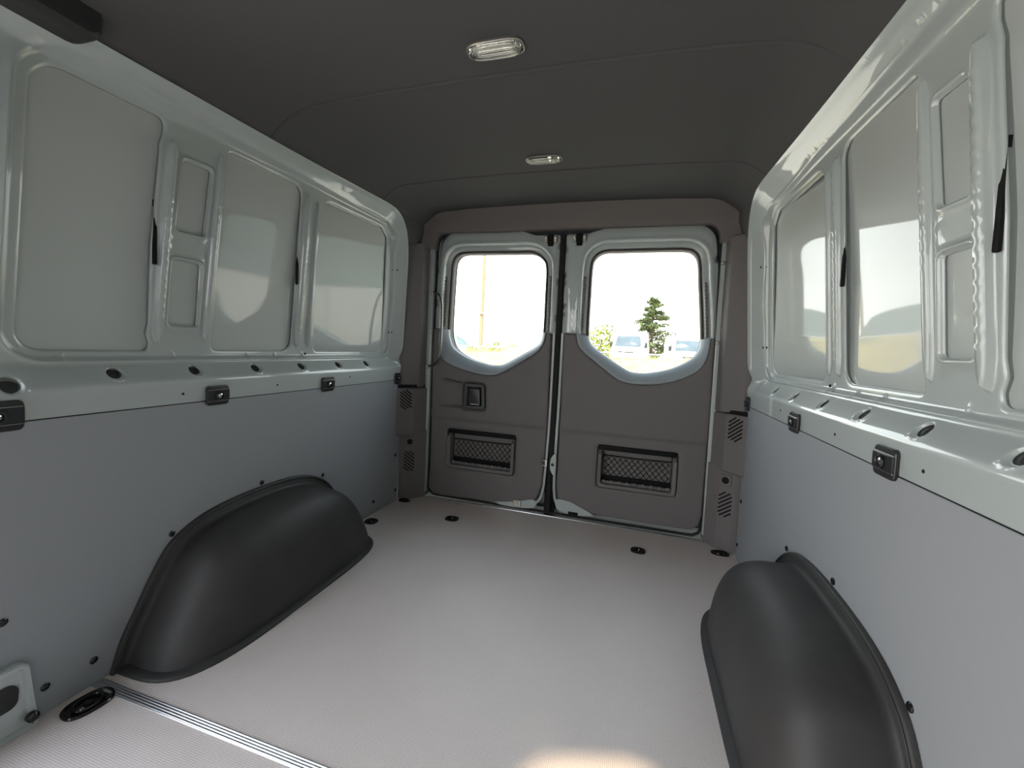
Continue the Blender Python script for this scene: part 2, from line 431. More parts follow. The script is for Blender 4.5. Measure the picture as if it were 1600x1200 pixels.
def wall_frame(y0):
    tl = TOPLINE[TOPLINE[:, 0] > y0+0.02]
    tl0 = np.array([[y0, 1.553]])
    dom = np.vstack([[[y0, 0.695]], tl[::-1], tl0]) if False else np.vstack([tl0, tl, [[y0, 0.695]]])
    dom = resample(dom, 0.012)
    dom = ccw(dom)
    bays = [resample(b, 0.006) for b in (BAY3, BAY2, BAY1)]
    slots = [resample(b, 0.005) for b in (SLOT_U, SLOT_L)]
    holes = [ell(h) for h in HOLES]
    outer = ccw(resample(OUTER, 0.007))
    bays = [ccw(b) for b in bays]; slots = [ccw(b) for b in slots]
    loops = []
    for b in bays: loops += [offset(b, d) for d in (.0015, .0035, .006, .009)]
    for b in slots: loops += [offset(b, d) for d in (.0015, .0035, .006, .009, .0125, .016)]
    for h in HOLES: loops += [ell((h[0], h[1], h[2]+d, h[3]+d)) for d in (.0015, .0035, .006)]
    loops += [offset(outer, d) for d in (-.009, -.006, -.003, 0, .003, .006, .010)]
    ribs = [(ccw(resample(r, 0.007)), h) for r, h in RIBS]
    for r, h in ribs: loops += [offset(r, .002), r, offset(r, -.0025), offset(r, -.005)]
    # rail facet lines and belt bends
    for d in (.003, .006, .009, .012, .016, .030, .044, .050, .056):
        pl = TOPLINE.copy(); tn = np.gradient(pl, axis=0); tn /= np.linalg.norm(tn, axis=1)[:, None]
        loops.append(resample(pl + np.c_[tn[:, 1], -tn[:, 0]]*d, 0.010, closed=False))
    for z in (.758, .762, .765, .768, .771, .774, .778, .812, .816, .820, .824, .828):
        loops.append(np.c_[np.arange(y0+.004, 2.085, .009), np.full(len(np.arange(y0+.004, 2.085, .009)), z)])
    for y in TABS:
        for q in (-.006, -.003, 0, .003, .006): loops.append(np.c_[np.full(7, y+q), np.linspace(.820, .848, 7)])
    closed = loops
    V, F = sheet(dom, bays+slots+holes, [l for l in closed], 0.013)
    # heights
    y, z = V[:, 0], V[:, 1]
    x = xw_s(z)
    dt = polydist(V, TOPLINE, closed=False)
    wtop = 0.10+0.90*sstep(z, .745, .87)
    x = x - 0.054*wtop*np.clip(1-dt/.052, 0, 1)
    x = x - 0.0055*wtop*(1-sstep(dt, .005, .011))
    do = sdf(V, outer)
    x = x + 0.012*(1-sstep(do, -.006, .006)) - 0.005*np.exp(-((do-.007)/.004)**2)
    for b in bays:
        d = sdf(V, b); x = x + 0.007*(1-np.sqrt(np.clip(1-(1-np.clip(d/.009, 0, 1))**2, 0, 1)))
    for b in slots:
        d = sdf(V, b)
        x = x - 0.0050*np.exp(-((d-.0085)/.0045)**2) + 0.006*(1-sstep(d, 0, .005))
    for r, h in ribs:
        d = sdf(V, r); x = x - h*(1-sstep(d, -.0075, .0025))
    for h in HOLES:
        d = np.hypot((y-h[0])/h[2], (z-h[1])/h[3])-1
        x = x + 0.006*(1-sstep(d, 0, .30)) - 0.0035*np.exp(-((d-.34)/.14)**2)
    for t in TABS:
        x = x - 0.006*np.exp(-((y-t)/.0035)**2)*sstep(z, .822, .828)*(1-sstep(z, .840, .848))
    P = np.c_[x, y, z]
    Ft = [tuple(f) for f in F]
    # turned-back edges of the openings
    P = list(map(tuple, P)); key = {(round(a[1], 5), round(a[2], 5)): i for i, a in enumerate(P)}
    for b, dep in [(k, .017) for k in bays]+[(k, .018) for k in slots]+[(k, .012) for k in holes]:
        idx = [key.get((round(a, 5), round(c, 5))) for a, c in b]
        idx = [i for i in idx if i is not None]; n = len(idx); base = len(P)
        for i in idx: P.append((P[i][0]+dep, P[i][1], P[i][2]))
        for k in range(n): Ft.append((idx[k], base+k, base+(k+1) % n, idx[(k+1) % n]))
    return np.array(P), Ft

FRAME = wall_frame(0.43)
def side_wall(s, name, y0, front_face=True):
    W = thing(name, kind='structure')
    def side(V, F):
        V = np.array(V, float)
        V[:, 0] *= s
        return V, ([tuple(f)[::-1] for f in F] if s > 0 else [tuple(f) for f in F])
    P, F = FRAME
    V, F2 = side(P, F)
    fr = obj('side_frame', V, F2, MT['paint'], W)
    if y0 < 0:
        yy_ = np.linspace(y0, .435, 20); zz_ = np.linspace(.695, 1.553, 40); m_ = len(zz_)
        fv = [(float(xw_s(b)-.054*max(0, 1-(1.553-b)/.052)), a, b) for a in yy_ for b in zz_]
        ff = [(i*m_+j, (i+1)*m_+j, (i+1)*m_+j+1, i*m_+j+1) for i in range(len(yy_)-1) for j in range(m_-1)]
        V, F2 = side(fv, ff); obj('front_side_panel', V, F2, MT['paint'], W)
    # outer skin behind it, seen through the bays
    ys = np.linspace(y0, 2.27, 60); zs = np.r_[-0.14, 0.3, 0.6, np.linspace(0.80, 1.64, 40)]
    sv = [(float(xskin(a, b)), a, b) for a in ys for b in zs]; m = len(zs)
    sf = [(i*m+j, (i+1)*m+j, (i+1)*m+j+1, i*m+j+1) for i in range(len(ys)-1) for j in range(m-1)]
    V, F2 = side(sv, sf)
    obj('outer_skin', V, F2, MT['skin'], W)
    # lining board with a shadow gap below the frame
    mb = MB(); yl = y0 if s > 0 else 0.47
    mb.box((s*0.8895, (yl+2.105)/2, 0.348), (0.005, 2.105-yl, 0.696), .0012, 1)
    mb.build('lining_panel', MT['lining'], W)
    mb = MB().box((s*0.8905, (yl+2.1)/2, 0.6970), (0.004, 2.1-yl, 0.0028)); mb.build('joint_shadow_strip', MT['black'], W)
    bz = np.linspace(.905, 1.430, 14); by_ = np.array([.888, 1.000]); bv = [(float(xw_s(b))+.0205, a, b) for b in bz for a in by_]
    V, F2 = side(bv, [(2*i, 2*i+1, 2*i+3, 2*i+2) for i in range(13)]); obj('post_backing', V, F2, MT['skin'], W)
    # plugs at the back of the round belt holes
    for h in HOLES:
        if h[0] < y0: continue
        x = float(xw_s(h[1]))
        MB().lathe((s*(x+0.0085), h[0], h[1]-.0085), [(.0215, 0), (.0215, .002)], axis=(-s*.73, 0, .68), seg=24).build('hole_plug', MT['plug'], W)
    # foam pads between frame and skin
    for (yy, za, zb) in ((0.847, 1.095, 1.275), (1.3605, 1.120, 1.270)):
        MB().box((s*(float(xw(1.19))+0.0155), yy+.0015, (za+zb)/2), (0.009, 0.010, zb-za), .002, 1).build('foam_pad', MT['black'], W)
    # small bolt holes in the rear pillar and on the flange
    for (yy, zz) in ((2.000, 1.300), (2.018, 1.302), (2.028, .962), (2.044, .962), (.905, .726), (1.245, .728), (1.66, .735), (1.437, .842)):
        x = float(xw_s(zz))
        dep = 0.010 if zz < .8 else 0
        r = .0045 if zz > .8 else .0035
        tt = 0.10+0.90*float(sstep(zz, .745, .87))
        dd = float(polydist(np.array([[yy, zz]]), TOPLINE, closed=False)[0])
        x = x-0.054*tt*max(0, 1-dd/.052)
        if zz > .8 and yy < 1.9: x += .005
        MB().lathe((s*(x+.0025), yy, zz), [(r, 0), (r, .0035)], axis=(-s, 0, 0), seg=12).build('bolt_hole', MT['black'], W)
    # push-in panel fasteners
    for (yy, zz) in ((.532, .264), (.599, .066), (.690, .064), (.875, .315), (1.182, .376), (1.493, .315), (1.873, .064), (2.070, .267), (2.082, .062)):
        if yy < yl: continue
        MB().lathe((s*.888, yy, zz), [(.0085, 0), (.0088, .003), (.006, .0055), (.003, .006)], axis=(-s, 0, 0), seg=14, sy=1.0).build('panel_fastener', MT['gloss_black'], W)
    return W

wall_l = side_wall(-1, 'wall_left', 0.43)
wall_r = side_wall(1, 'wall_right', -1.75)

# front pillar return of the left wall, where the side door opening starts
def pillar_return():
    mb = MB()
    zs = np.linspace(-0.12, 1.60, 30)
    prof = lambda z: [(-float(xw_s(max(z, .70)))+0.0, .432), (-float(xw_s(max(z, .70)))-.006, .424), (-float(xw_s(max(z, .70)))-.030, .420), (-float(xw_s(max(z, .70)))-.062, .430)]
    V = []; F = []
    for z in zs: V += [(a, b, z) for a, b in prof(z)]
    for i in range(len(zs)-1):
        for k in range(3): F.append((i*4+k, i*4+k+1, (i+1)*4+k+1, (i+1)*4+k))
    mb.add(V, F); return mb.build('pillar_return', MT['paint'], wall_l)
pillar_return()
# sill pocket at the foot of the pillar
def sill_pocket():
    f = lambda u, v, t: (-.887+t, u, v)
    out = rounded([(.30, -.002, .0), (.582, -.002, .012), (.570, .120, .006), (.566, .160, .022), (.30, .168, .0)], 6)
    mb = MB().prism(out, [(0, 0), (0, .016), (.003, .020), (.010, .020), (.014, .012), (.018, .011)], f)
    mb.build('pillar_base_cover', MT['paint'], wall_l)
    hole = rounded([(.30, .062, .0), (.548, .066, .016), (.552, .122, .022), (.30, .128, .0)], 6)
    MB().prism(hole, [(0, .008), (0, .0135), (.001, .014)], f).build('pocket_opening', MT['trim_dark'], wall_l)
    MB().lathe((-.867, .566, .030), [(.011, 0), (.011, .010), (.006, .014)], axis=(1, 0, 0), seg=12).build('pocket_screw', MT['gloss_black'], wall_l)
sill_pocket()

# ================================================================== floor
fl = thing('floor', kind='structure')
MB().box((0, 0.23, -0.010), (1.83, 3.95, 0.020), .001, 1).build('floor_board', MT['floor'], fl)
mb = MB()
mb.box((0, .696, .0012), (1.772, .026, .003), .001, 1)
for k in range(4): mb.box((0, .687+k*.006, .0032), (1.772, .0028, .0022), .0008, 1)
mb.build('floor_joint_strip', MT['alu'], fl)
mb = MB().box((0, 2.212, .0005), (1.53, .013, .006), .0015, 2)
mb.build('rear_edge_strip', MT['alu'], fl)
MB().box((0, 2.235, -.035), (1.60, .030, .05), .004, 2).build('threshold_seal', MT['rubber'], fl)

# ================================================================== ceiling
def roof_z(y):
    """height of the side edge of the headliner"""
    return np.interp(y, TL_UP[:, 0], TL_UP[:, 1])
cl = thing('ceiling', kind='structure')
def headliner():
    ys = np.unique(np.r_[np.arange(-1.75, .95, .05), np.arange(.95, 2.185, .015), np.concatenate([np.linspace(c-.012, c+.012, 13) for c in (1.13, 1.77)])])
    xs_ = np.array([0, .08, .16, .24, .32, .40, .48, .54, .59, .63, .66, .69, .715, .735, .752, .768, .782, .794, .805, .813, .818, .822])
    zc = np.interp(xs_, [0, .2, .4, .54, .63, .69, .735, .768, .794, .813, .822], [1.668, 1.6675, 1.665, 1.661, 1.655, 1.645, 1.628, 1.607, 1.585, 1.568, 1.556])
    low = [.824, .828, .832, .836]
    V = []; n = 0
    for y in ys:
        top = roof_z(min(y, 1.83)); k = (top-1.560)
        g = 0.0050*sum(math.exp(-((y-c)/.0030)**2) for c in (1.13, 1.77)) - 0.003*sum(math.exp(-((y-c-.006)/.004)**2) for c in (1.13, 1.77))
        # the lower edge follows the rail round its rear corner
        if y < 1.84: zl = top-.004
        else: zl = max(1.455, float(np.interp(y, TL_UP[:, 0], TL_UP[:, 1]))-.004)
        half = [(a, b + k*sstep(a, .60, .82) + g) for a, b in zip(xs_, zc)]
        if y > 1.9:            # tighter, squarer corner towards the rear header
            q = sstep(y, 1.85, 2.1)
            half = [(a*(1-.012*q*sstep(a, .6, .8)), b) for a, b in half]
        h2 = []
        for i, a in enumerate(low):
            h2.append((a - .012*float(sstep(y, 1.85, 2.1))*(1-i/3), half[-1][1] + (zl-half[-1][1])*(i+1)/4))
        half = half+h2
        V.append(half)
    n = len(V[0]); P = []; F = []
    for i, y in enumerate(ys):
        row = [(-a, y, b) for a, b in V[i][:0:-1]]+[(a, y, b) for a, b in V[i]]
        P += row
    m = 2*n-1
    for i in range(len(ys)-1):
        for j in range(m-1): F.append((i*m+j, i*m+j+1, (i+1)*m+j+1, (i+1)*m+j))
    return P, F
P, F = headliner()
hole_ = lambda f: all(abs(P[i][0]-.335) < .20 and abs(P[i][1]+.375) < .51 for i in f)
obj('headliner', P, [f for f in F if not hole_(f)], MT['headliner'], cl)
vr = ccw(resample(rounded([(.335-.15, -.375-.475, .06), (.335+.15, -.375-.475, .06), (.335+.15, -.375+.475, .07), (.335-.15, -.375+.385, .10)], 8), .01))  # outline of the added vent, shaped to place the sun patch
MB().prism(vr, [(-.06, 1.664), (0, 1.664), (0, 1.760), (-.05, 1.760)], lambda u, v, t: (u, v, t), False, False).build('added_vent_frame', MT['trim_dark'], cl)
MB().prism(offset(vr, .004), [(0, 1.752), (0, 1.757)], lambda u, v, t: (u, v, t)).build('added_vent_pane', MT['added_vent_glass'], cl)
mb = MB()
HX, HY, HW, HD = .335, -.375, .31, .96           # added roof vent behind the camera, throws the sun patch on the floor
mb.box((0, (2.28+HY+HD/2)/2, 1.745), (1.86, 2.28-(HY+HD/2), .02)); mb.box((0, (-1.76+HY-HD/2)/2, 1.745), (1.86, HY-HD/2+1.76, .02))
mb.box(((-.93+HX-HW/2)/2, HY, 1.745), (HX-HW/2+.93, HD, .02)); mb.box(((.93+HX+HW/2)/2, HY, 1.745), (.93-HX-HW/2, HD, .02))
for s in (-1, 1): mb.box((s*.925, .26, 1.67), (.02, 4.04, .17))
mb.build('roof_skin', MT['skin'], cl, smooth=False)

# rear header: upright band between the headliner and the door aperture
def rear_header():
    inner = rounded([(-.748, 1.452, 0), (-.742, 1.545, .075), (.738, 1.545, .075), (.748, 1.452, 0)], 12)
    outer = rounded([(-.868, 1.452, 0), (-.868, 1.70, .05), (.868, 1.70, .05), (.868, 1.452, 0)], 12)
    inner = resample(inner, .01, closed=False); inner = np.vstack([inner])
    n = len(inner)
    outer = resample(outer, .01, closed=False); t = np.linspace(0, len(outer)-1, n); outer = np.c_[np.interp(t, range(len(outer)), outer[:, 0]), np.interp(t, range(len(outer)), outer[:, 1])]
    P = []; F = []
    lay = [(0.0, 2.245), (0.0, 2.200), (.02, 2.192), (.10, 2.186), (.45, 2.178), (.70, 2.166), (1.0, 2.160), (1.0, 2.25)]
    for k, y in lay:
        q = inner+(outer-inner)*k
        P += [(a, y, b) for a, b in q]
    for i in range(len(lay)-1):
        for j in range(n-1): F.append((i*n+j, i*n+j+1, (i+1)*n+j+1, (i+1)*n+j))
    mb = MB().add(P, F)
    return mb
t1 = rear_header().build('trim_1', MT['header'], None, sharp=50); t1['kind'] = 'structure'

# rear body ring with the painted aperture flanges and their rubber seal
wb = thing('wall_back', kind='structure')
mb = MB()
for s in (-1, 1): mb.box((s*.885, 2.285, .80), (.22, .03, 1.90))
mb.box((0, 2.285, 1.66), (1.98, .03, .20)); mb.box((0, 2.30, -.075), (1.98, .04, .19))
mb.build('body_ring', MT['paint'], wb, smooth=False)
for s in (-1, 1):
    mb = MB().box((s*.772, 2.236, .75), (.030, .062, 1.44), .004, 2); mb.build('aperture_flange', MT['paint'], wb)
    for z in (1.36, .98):
        MB().lathe((s*.764, 2.203, z), [(.010, 0), (.010, .002), (.007, .006), (.002, .007)], axis=(0, -1, 0), seg=14).build('flange_bolt', MT['zinc'], wb)
sp = rounded([(-.756, .012, .05), (.756, .012, .05), (.752, 1.552, .085), (-.752, 1.552, .085)], 10)
MB().tube([(a, 2.232, b) for a, b in resample(sp, .03)], .0075, 8, closed=True).build('aperture_seal', MT['rubber'], wb)

# unseen front end (behind the camera): added bulkhead, window opening placed to admit light
wf = thing('wall_front', kind='structure')
fdom = np.array([(-.95, -.02), (.95, -.02), (.95, 1.72), (-.95, 1.72)], float)
added_win = ccw(resample(rounded([(-.76, .95, .06), (-.22, .95, .08), (-.24, 1.52, .10), (-.70, 1.52, .10)], 8), .03))
V, F = sheet(resample(fdom, .05), [added_win], [], .08)
obj('added_bulkhead', np.c_[V[:, 0], np.full(len(V), -1.75), V[:, 1]], [tuple(f) for f in F], MT['lining'], wf)
# sill, header and quarter of the side door opening, left side ahead of the pillar
mb = MB()
mb.box((-.925, -.66, 1.575), (.07, 2.18, .17), .01, 2); mb.box((-.925, -.66, -.08), (.09, 2.18, .15), .01, 2)
mb.build('side_door_frame', MT['paint'], wall_l)
tt = MB().prism(rounded([(.0, 1.532, .0), (.655, 1.532, .035), (.662, 1.70, .0), (.0, 1.70, .0)], 8), [(0, -.90), (0, -.80), (.004, -.785), (.012, -.776)], lambda u, v, t: (t, u, v))
tt = tt.build('trim_2', MT['trim_dark']); tt['kind'] = 'structure'

# ================================================================== rear doors
YD = 2.215
def dm(u, v, t): return (u, YD-t, v)
GL_L = spline([(-.104, 1.20), (-.106, 1.345), (-.124, 1.395), (-.184, 1.431), (-.30, 1.434), (-.45, 1.436), (-.590, 1.435), (-.633, 1.420), (-.652, 1.385), (-.657, 1.30),
               (-.662, 1.10), (-.662, .985), (-.650, .930), (-.622, .885), (-.53, .836), (-.413, .808), (-.355, .807), (-.310, .819), (-.215, .875), (-.140, .922), (-.112, .955), (-.104, 1.02)], 6, True)
GL_R = spline([(.145, 1.20), (.147, 1.355), (.160, 1.402), (.203, 1.431), (.30, 1.434), (.45, 1.435), (.60, 1.433), (.645, 1.412), (.662, 1.365), (.670, 1.28),
               (.690, 1.08), (.696, .985), (.686, .935), (.655, .892), (.57, .843), (.468, .815), (.40, .811), (.352, .822), (.262, .876), (.180, .932), (.152, .970), (.145, 1.03)], 6, True)
BO_L = [(-.703, 1.000), (-.712, .930), (-.690, .835), (-.64, .800), (-.568, .775), (-.449, .752), (-.375, .750), (-.325, .763), (-.225, .822), (-.128, .886), (-.088, .940), (-.076, 1.000)]
BO_R = [(.086, 1.001), (.098, .945), (.130, .905), (.208, .845), (.300, .778), (.345, .760), (.422, .754), (.529, .766), (.62, .797), (.690, .842), (.724, .905), (.735, 1.000)]
FR_L = rounded([(-.745, .030, .06), (-.052, .030, .03), (-.036, .30, .1), (-.028, .60, .2), (-.026, 1.520, .012), (-.165, 1.522, .05), (-.245, 1.549, .06), (-.708, 1.552, .09), (-.742, 1.30, .3)], 8)
FR_R = rounded([(.020, .055, .03), (.755, .045, .06), (.762, .80, .3), (.748, 1.35, .3), (.722, 1.549, .09), (.205, 1.549, .06), (.120, 1.524, .05), (.003, 1.522, .012), (.010, .60, .2)], 8)
PN_L = [(-.745, .999), (-.703, .999)]+[tuple(p) for p in spline(BO_L, 5)[1:-1]]+[(-.076, .999), (-.049, .999), (-.046, .60), (-.047, .42), (-.058, .16), (-.085, .085), (-.20, .050), (-.262, .040), (-.34, .030), (-.66, .022), (-.712, .026), (-.742, .06)]
PN_R = [(.755, .999), (.757, .62), (.752, .12), (.738, .070), (.700, .046), (.528, .044), (.221, .048), (.150, .075), (.098, .096), (.030, .105), (.021, .18), (.021, .38), (.024, .60), (.020, .999), (.086, .999)]+[tuple(p) for p in spline(BO_R, 5)[1:-1]]+[(.735, .999)]

def door(side, name, frame, glass, panel, band, binbox, gapx):
    D = thing(name, kind='structure')
    frame = ccw(resample(frame, .012)); glass = ccw(resample(glass, .010)); panel = ccw(resample(np.array(panel), .010))
    # ---- painted upper frame, stepped in towards the glass
    loops = [offset(glass, d) for d in (.015, .020, .030, .034, .038, .042, .046, .050, .056, .062)]
    loops = [l[inside(l, frame)] for l in loops]
    gopen = ccw(resample(offset(glass, .011), .010))
    V, F = sheet(frame, [gopen], loops, .022)
    d = sdf(V, glass); de = polydist(V, frame)
    t = -.032*(1-sstep(d, .033, .047)) + .005*np.exp(-((d-.052)/.006)**2) - .008*(1-sstep(d, .011, .020)) - .010*(1-sstep(de, 0, .010))
    up = sstep(V[:, 1], .96, 1.0)
    t = t*up + (1-up)*(-.085)
    P = [dm(a, b, c) for (a, b), c in zip(V, t)]
    F = [tuple(f) for f in F]
    n0 = len(P)
    # outer rim turned back and window reveal
    for ring, dep in ((frame, .04), (gopen, .065)):
        key = {(round(a[0], 5), round(a[2], 5)): i for i, a in enumerate(P[:n0])}
        idx = [key.get((round(a, 5), round(b, 5))) for a, b in ring]; idx = [i for i in idx if i is not None]
        b0 = len(P)
        for i in idx: P.append((P[i][0], P[i][1]+dep, P[i][2]))
        k = len(idx)
        F += [(idx[i], idx[(i+1) % k], b0+(i+1) % k, b0+i) for i in range(k)]
    o = MB().add(P, F).build('door_frame', MT['paint'], D, sharp=60)
    # outer door skin closing the aperture behind the inner frame
    gx0, gx1 = (-.785, -.012) if side < 0 else (-.012, .785)
    sk_ = resample(np.array([(gx0, -.03), (gx1, -.03), (gx1, 1.60), (gx0, 1.60)]), .05)
    V, F = sheet(sk_, [resample(offset(glass, .004), .02)], [], .08)
    obj('outer_door_skin', [dm(a, b, -.100) for a, b in V], [tuple(f) for f in F], MT['trim_dark'], D)
    # ---- glass and its black seal
    gp = offset(glass, .012)
    MB().prism(resample(gp, .02), [(0, -.046), (0, -.042)], dm).build('window_pane', MT['glass'], D, sharp=30)
    n_ = len(glass); P = []; F = []
    for dd, tt in ((.0135, -.041), (.0125, -.035), (.009, -.0325), (.004, -.034), (.0, -.040), (.0, -.075)): P += [dm(a, b, tt) for a, b in offset(glass, dd)]
    for i in range(5):
        for j in range(n_): F.append((i*n_+j, i*n_+(j+1) % n_, (i+1)*n_+(j+1) % n_, (i+1)*n_+j))
    MB().add(P, F).build('glass_seal', MT['frit'], D)
    # ---- lower moulded plastic panel with a pocket opening
    bx0, bx1, bz0, bz1 = binbox
    cx, cz_ = (bx0+bx1)/2, (bz0+bz1)/2
    hole = ccw(resample(rounded([(bx0, bz0, .02), (bx1, bz0, .02), (bx1, bz1, .014), (bx0, bz1, .014)], 6), .012))
    holes = [hole]
    loops = [offset(hole, .004), offset(panel, -.004), offset(panel, -.008)]
    hz = [(np.c_[np.arange(bx0-.2, bx1+.3, .012), np.full(len(np.arange(bx0-.2, bx1+.3, .012)), z)]) for z in (.468, .474, .480, .486, .492)]
    hand = None
    if side < 0:
        hand = ccw(resample(rounded([(-.548, .535, .02), (-.398, .540, .022), (-.408, .702, .025), (-.545, .704, .02)], 6), .008))
        loops += [hand, offset(hand, .004), offset(hand, -.004), offset(hand, -.008)]
        uu = np.arange(-.695, -.552, .006)
        for q in (-.014, -.007, 0, .007, .014): loops += [np.c_[uu, np.interp(uu, [-.69, -.55], [.719, .695])+q], np.c_[uu, np.interp(uu, [-.69, -.55], [.545, .553])+q]]
    V, F = sheet(panel, holes, [l[inside(l, panel)] for l in loops+hz], .016)
    u, v = V[:, 0], V[:, 1]
    de = polydist(V, panel)
    t = .012 - .009*(1-np.sqrt(np.clip(1-(1-np.clip(de/.010, 0, 1))**2, 0, 1)))
    t = t - .010*(1-sstep(v, .466, .494))*sstep(v, .0, .30) - .004*(1-sstep(sdf(V, hole), 0, .006))
    if hand is not None:
        dh = sdf(V, hand)
        scoop = sstep(u, -.70, -.56)*(1-sstep(u, -.56, -.545))
        lo, hi = np.interp(u, [-.70, -.545], [.625, .545]), np.interp(u, [-.70, -.545], [.735, .70])
        sc = (1-sstep(u, -.552, -.546))*sstep(u, -.69, -.56)*sstep(v, .548, .560)*(1-sstep(v, np.interp(u, [-.69, -.55], [.715, .690]), np.interp(u, [-.69, -.55], [.724, .700])))
        t = t - .030*sc*(dh > 0) - .022*(1-sstep(dh, -.006, .002))
    P = [dm(a, b, c) for (a, b), c in zip(V, t)]; F = [tuple(f) for f in F]; n0 = len(P)
    key = {(round(a[0], 5), round(a[2], 5)): i for i, a in enumerate(P)}
    idx = [key.get((round(a, 5), round(b, 5))) for a, b in panel]; idx = [i for i in idx if i is not None]; b0 = len(P)
    for i in idx: P.append((P[i][0], YD+.012, P[i][2]))
    k = len(idx); F += [(idx[i], idx[(i+1) % k], b0+(i+1) % k, b0+i) for i in range(k)]
    MB().add(P, F).build('door_panel', MT['trim'], D, sharp=60)
    # ---- U-shaped moulding under the glass
    bo = spline(band, 8); L = np.r_[0, np.cumsum(np.linalg.norm(np.diff(bo, axis=0), axis=1))]
    bo = np.c_[np.interp(np.linspace(0, L[-1], 60), L, bo[:, 0]), np.interp(np.linspace(0, L[-1], 60), L, bo[:, 1])]
    # inner edge: run along the glass outline from one side, underneath, to the other
    g = glass; lowm = g[:, 1] < 1.000
    order = g[lowm]
    c = order.mean(0); ang = np.arctan2(order[:, 1]-1.02, order[:, 0]-g[:, 0].mean()); order = order[np.argsort(ang)]
    L = np.r_[0, np.cumsum(np.linalg.norm(np.diff(order, axis=0), axis=1))]
    bi = np.c_[np.interp(np.linspace(0, L[-1], 60), L, order[:, 0]), np.interp(np.linspace(0, L[-1], 60), L, order[:, 1])]
    if np.linalg.norm(bi[0]-bo[0]) > np.linalg.norm(bi[-1]-bo[0]): bi = bi[::-1]
    sec = [(1.03, -.005), (1.02, .008), (.97, .015), (.85, .017), (.60, .010), (.30, -.004), (.05, -.020), (0, -.026), (0, -.040)]
    P = []; F = []
    for kk, tt in sec: P += [dm(a, b, tt) for a, b in bi+(bo-bi)*kk]
    n = 60
    for i in range(len(sec)-1):
        for j in range(n-1): F.append((i*n+j, i*n+j+1, (i+1)*n+j+1, (i+1)*n+j))
    F.append(tuple(i*n for i in range(len(sec)))); F.append(tuple(i*n+n-1 for i in range(len(sec)))[::-1])
    MB().add(P, F).build('window_moulding', MT['band'], D, sharp=45)
    # ---- storage pocket
    rim_o = rounded([(bx0+.006, bz0+.006, .018), (bx1-.006, bz0+.006, .018), (bx1-.006, bz1-.006, .012), (bx0+.006, bz1-.006, .012)], 6)
    rim_i = rounded([(bx0+.026, bz0+.024, .012), (bx1-.026, bz0+.024, .012), (bx1-.026, bz1-.020, .010), (bx0+.026, bz1-.020, .010)], 6)
    n = 60; ro = resample(ccw(rim_o), 1e-9) if False else None
    def even(p):
        q = np.vstack([p, p[:1]]); L = np.r_[0, np.cumsum(np.linalg.norm(np.diff(q, axis=0), axis=1))]
        a = np.linspace(0, L[-1], 160, endpoint=False); return np.c_[np.interp(a, L, q[:, 0]), np.interp(a, L, q[:, 1])]
    ro, ri = even(rim_o), even(rim_i); P = []; F = []; n = 160
    lay = [(0, -.030), (0, .010), (.10, .014), (.55, .013), (.92, .009), (1, .002), (1, -.060)]
    for kk, tt in lay: P += [dm(a, b, tt-(.034 if tt > -.02 else 0)*float(sstep(b, bz1-.046, bz1-.036))) for a, b in ro+(ri-ro)*kk]
    for i in range(len(lay)-1):
        for j in range(n): F.append((i*n+j, i*n+(j+1) % n, (i+1)*n+(j+1) % n, (i+1)*n+j))
    F.append(tuple((len(lay)-1)*n+j for j in range(n)))
    dark = MT['trim'] if side > 0 else MT['trim']
    pk = MB().add(P, F).build('storage_pocket', dark, D, sharp=40)
    # black bar standing in for the shaded recess across the pocket's top
    MB().box((cx, YD+.010, bz1-.016), (bx1-bx0-.010, .012, .026), .005, 2).build('pocket_recess_shade', MT['black'], pk)
    # back plate and elastic net across the opening
    MB().box((cx, YD+.045, bz0+.130), (bx1-bx0-.056, .006, .142), .002, 1).build('pocket_back', MT['trim'], pk)
    mb = MB(); x0, x1, z0, z1 = bx0+.030, bx1-.030, bz0+.062, bz0+.168
    st = .030
    for q in np.arange(x0-(z1-z0), x1+(z1-z0), st):
        for sg in (1, -1):
            a0 = q if sg > 0 else q+(z1-z0)*0
            pts = []
            for tt in np.linspace(0, 1, 9):
                xx = q+sg*tt*(z1-z0)*.85; zz = z0+tt*(z1-z0)
                if x0 <= xx <= x1: pts.append(dm(xx, zz, -.036-.003*math.sin(tt*PI)))
            if len(pts) > 1: mb.tube(pts, .0016, 5)
    mb.tube([dm(x0, z1, -.036), dm(cx, z1-.003, -.037), dm(x1, z1, -.036)], .003, 6)
    MB().box((cx, YD+.046, bz0+.046), (bx1-bx0-.056, .010, .030), .003, 1).build('pocket_slot', MT['black'], pk)
    mb.build('elastic_net', MT['net'], pk)['kind'] = 'stuff'
    mb = MB()
    for xx in np.arange(x0+.01, x1, .040): mb.lathe(dm(xx, bz0+.030, -.014), [(.012, 0), (.011, .003), (.005, .005)], axis=(0, -1, 0), seg=10, sy=1.0)
    mb.box((cx, YD+.022, bz0+.028), (bx1-bx0-.056, .016, .016), .004, 2)
    mb.build('net_loops', MT['trim'], pk)
    # ---- edge strips facing the gap, hinge feet, top catch
    return D

dl = door(-1, 'door_1', FR_L, GL_L, PN_L, BO_L, (-.636, -.217, .192, .424), -.028)
dr = door(1, 'door_2', FR_R, GL_R, PN_R, BO_R, (.228, .629, .196, .424), .004)

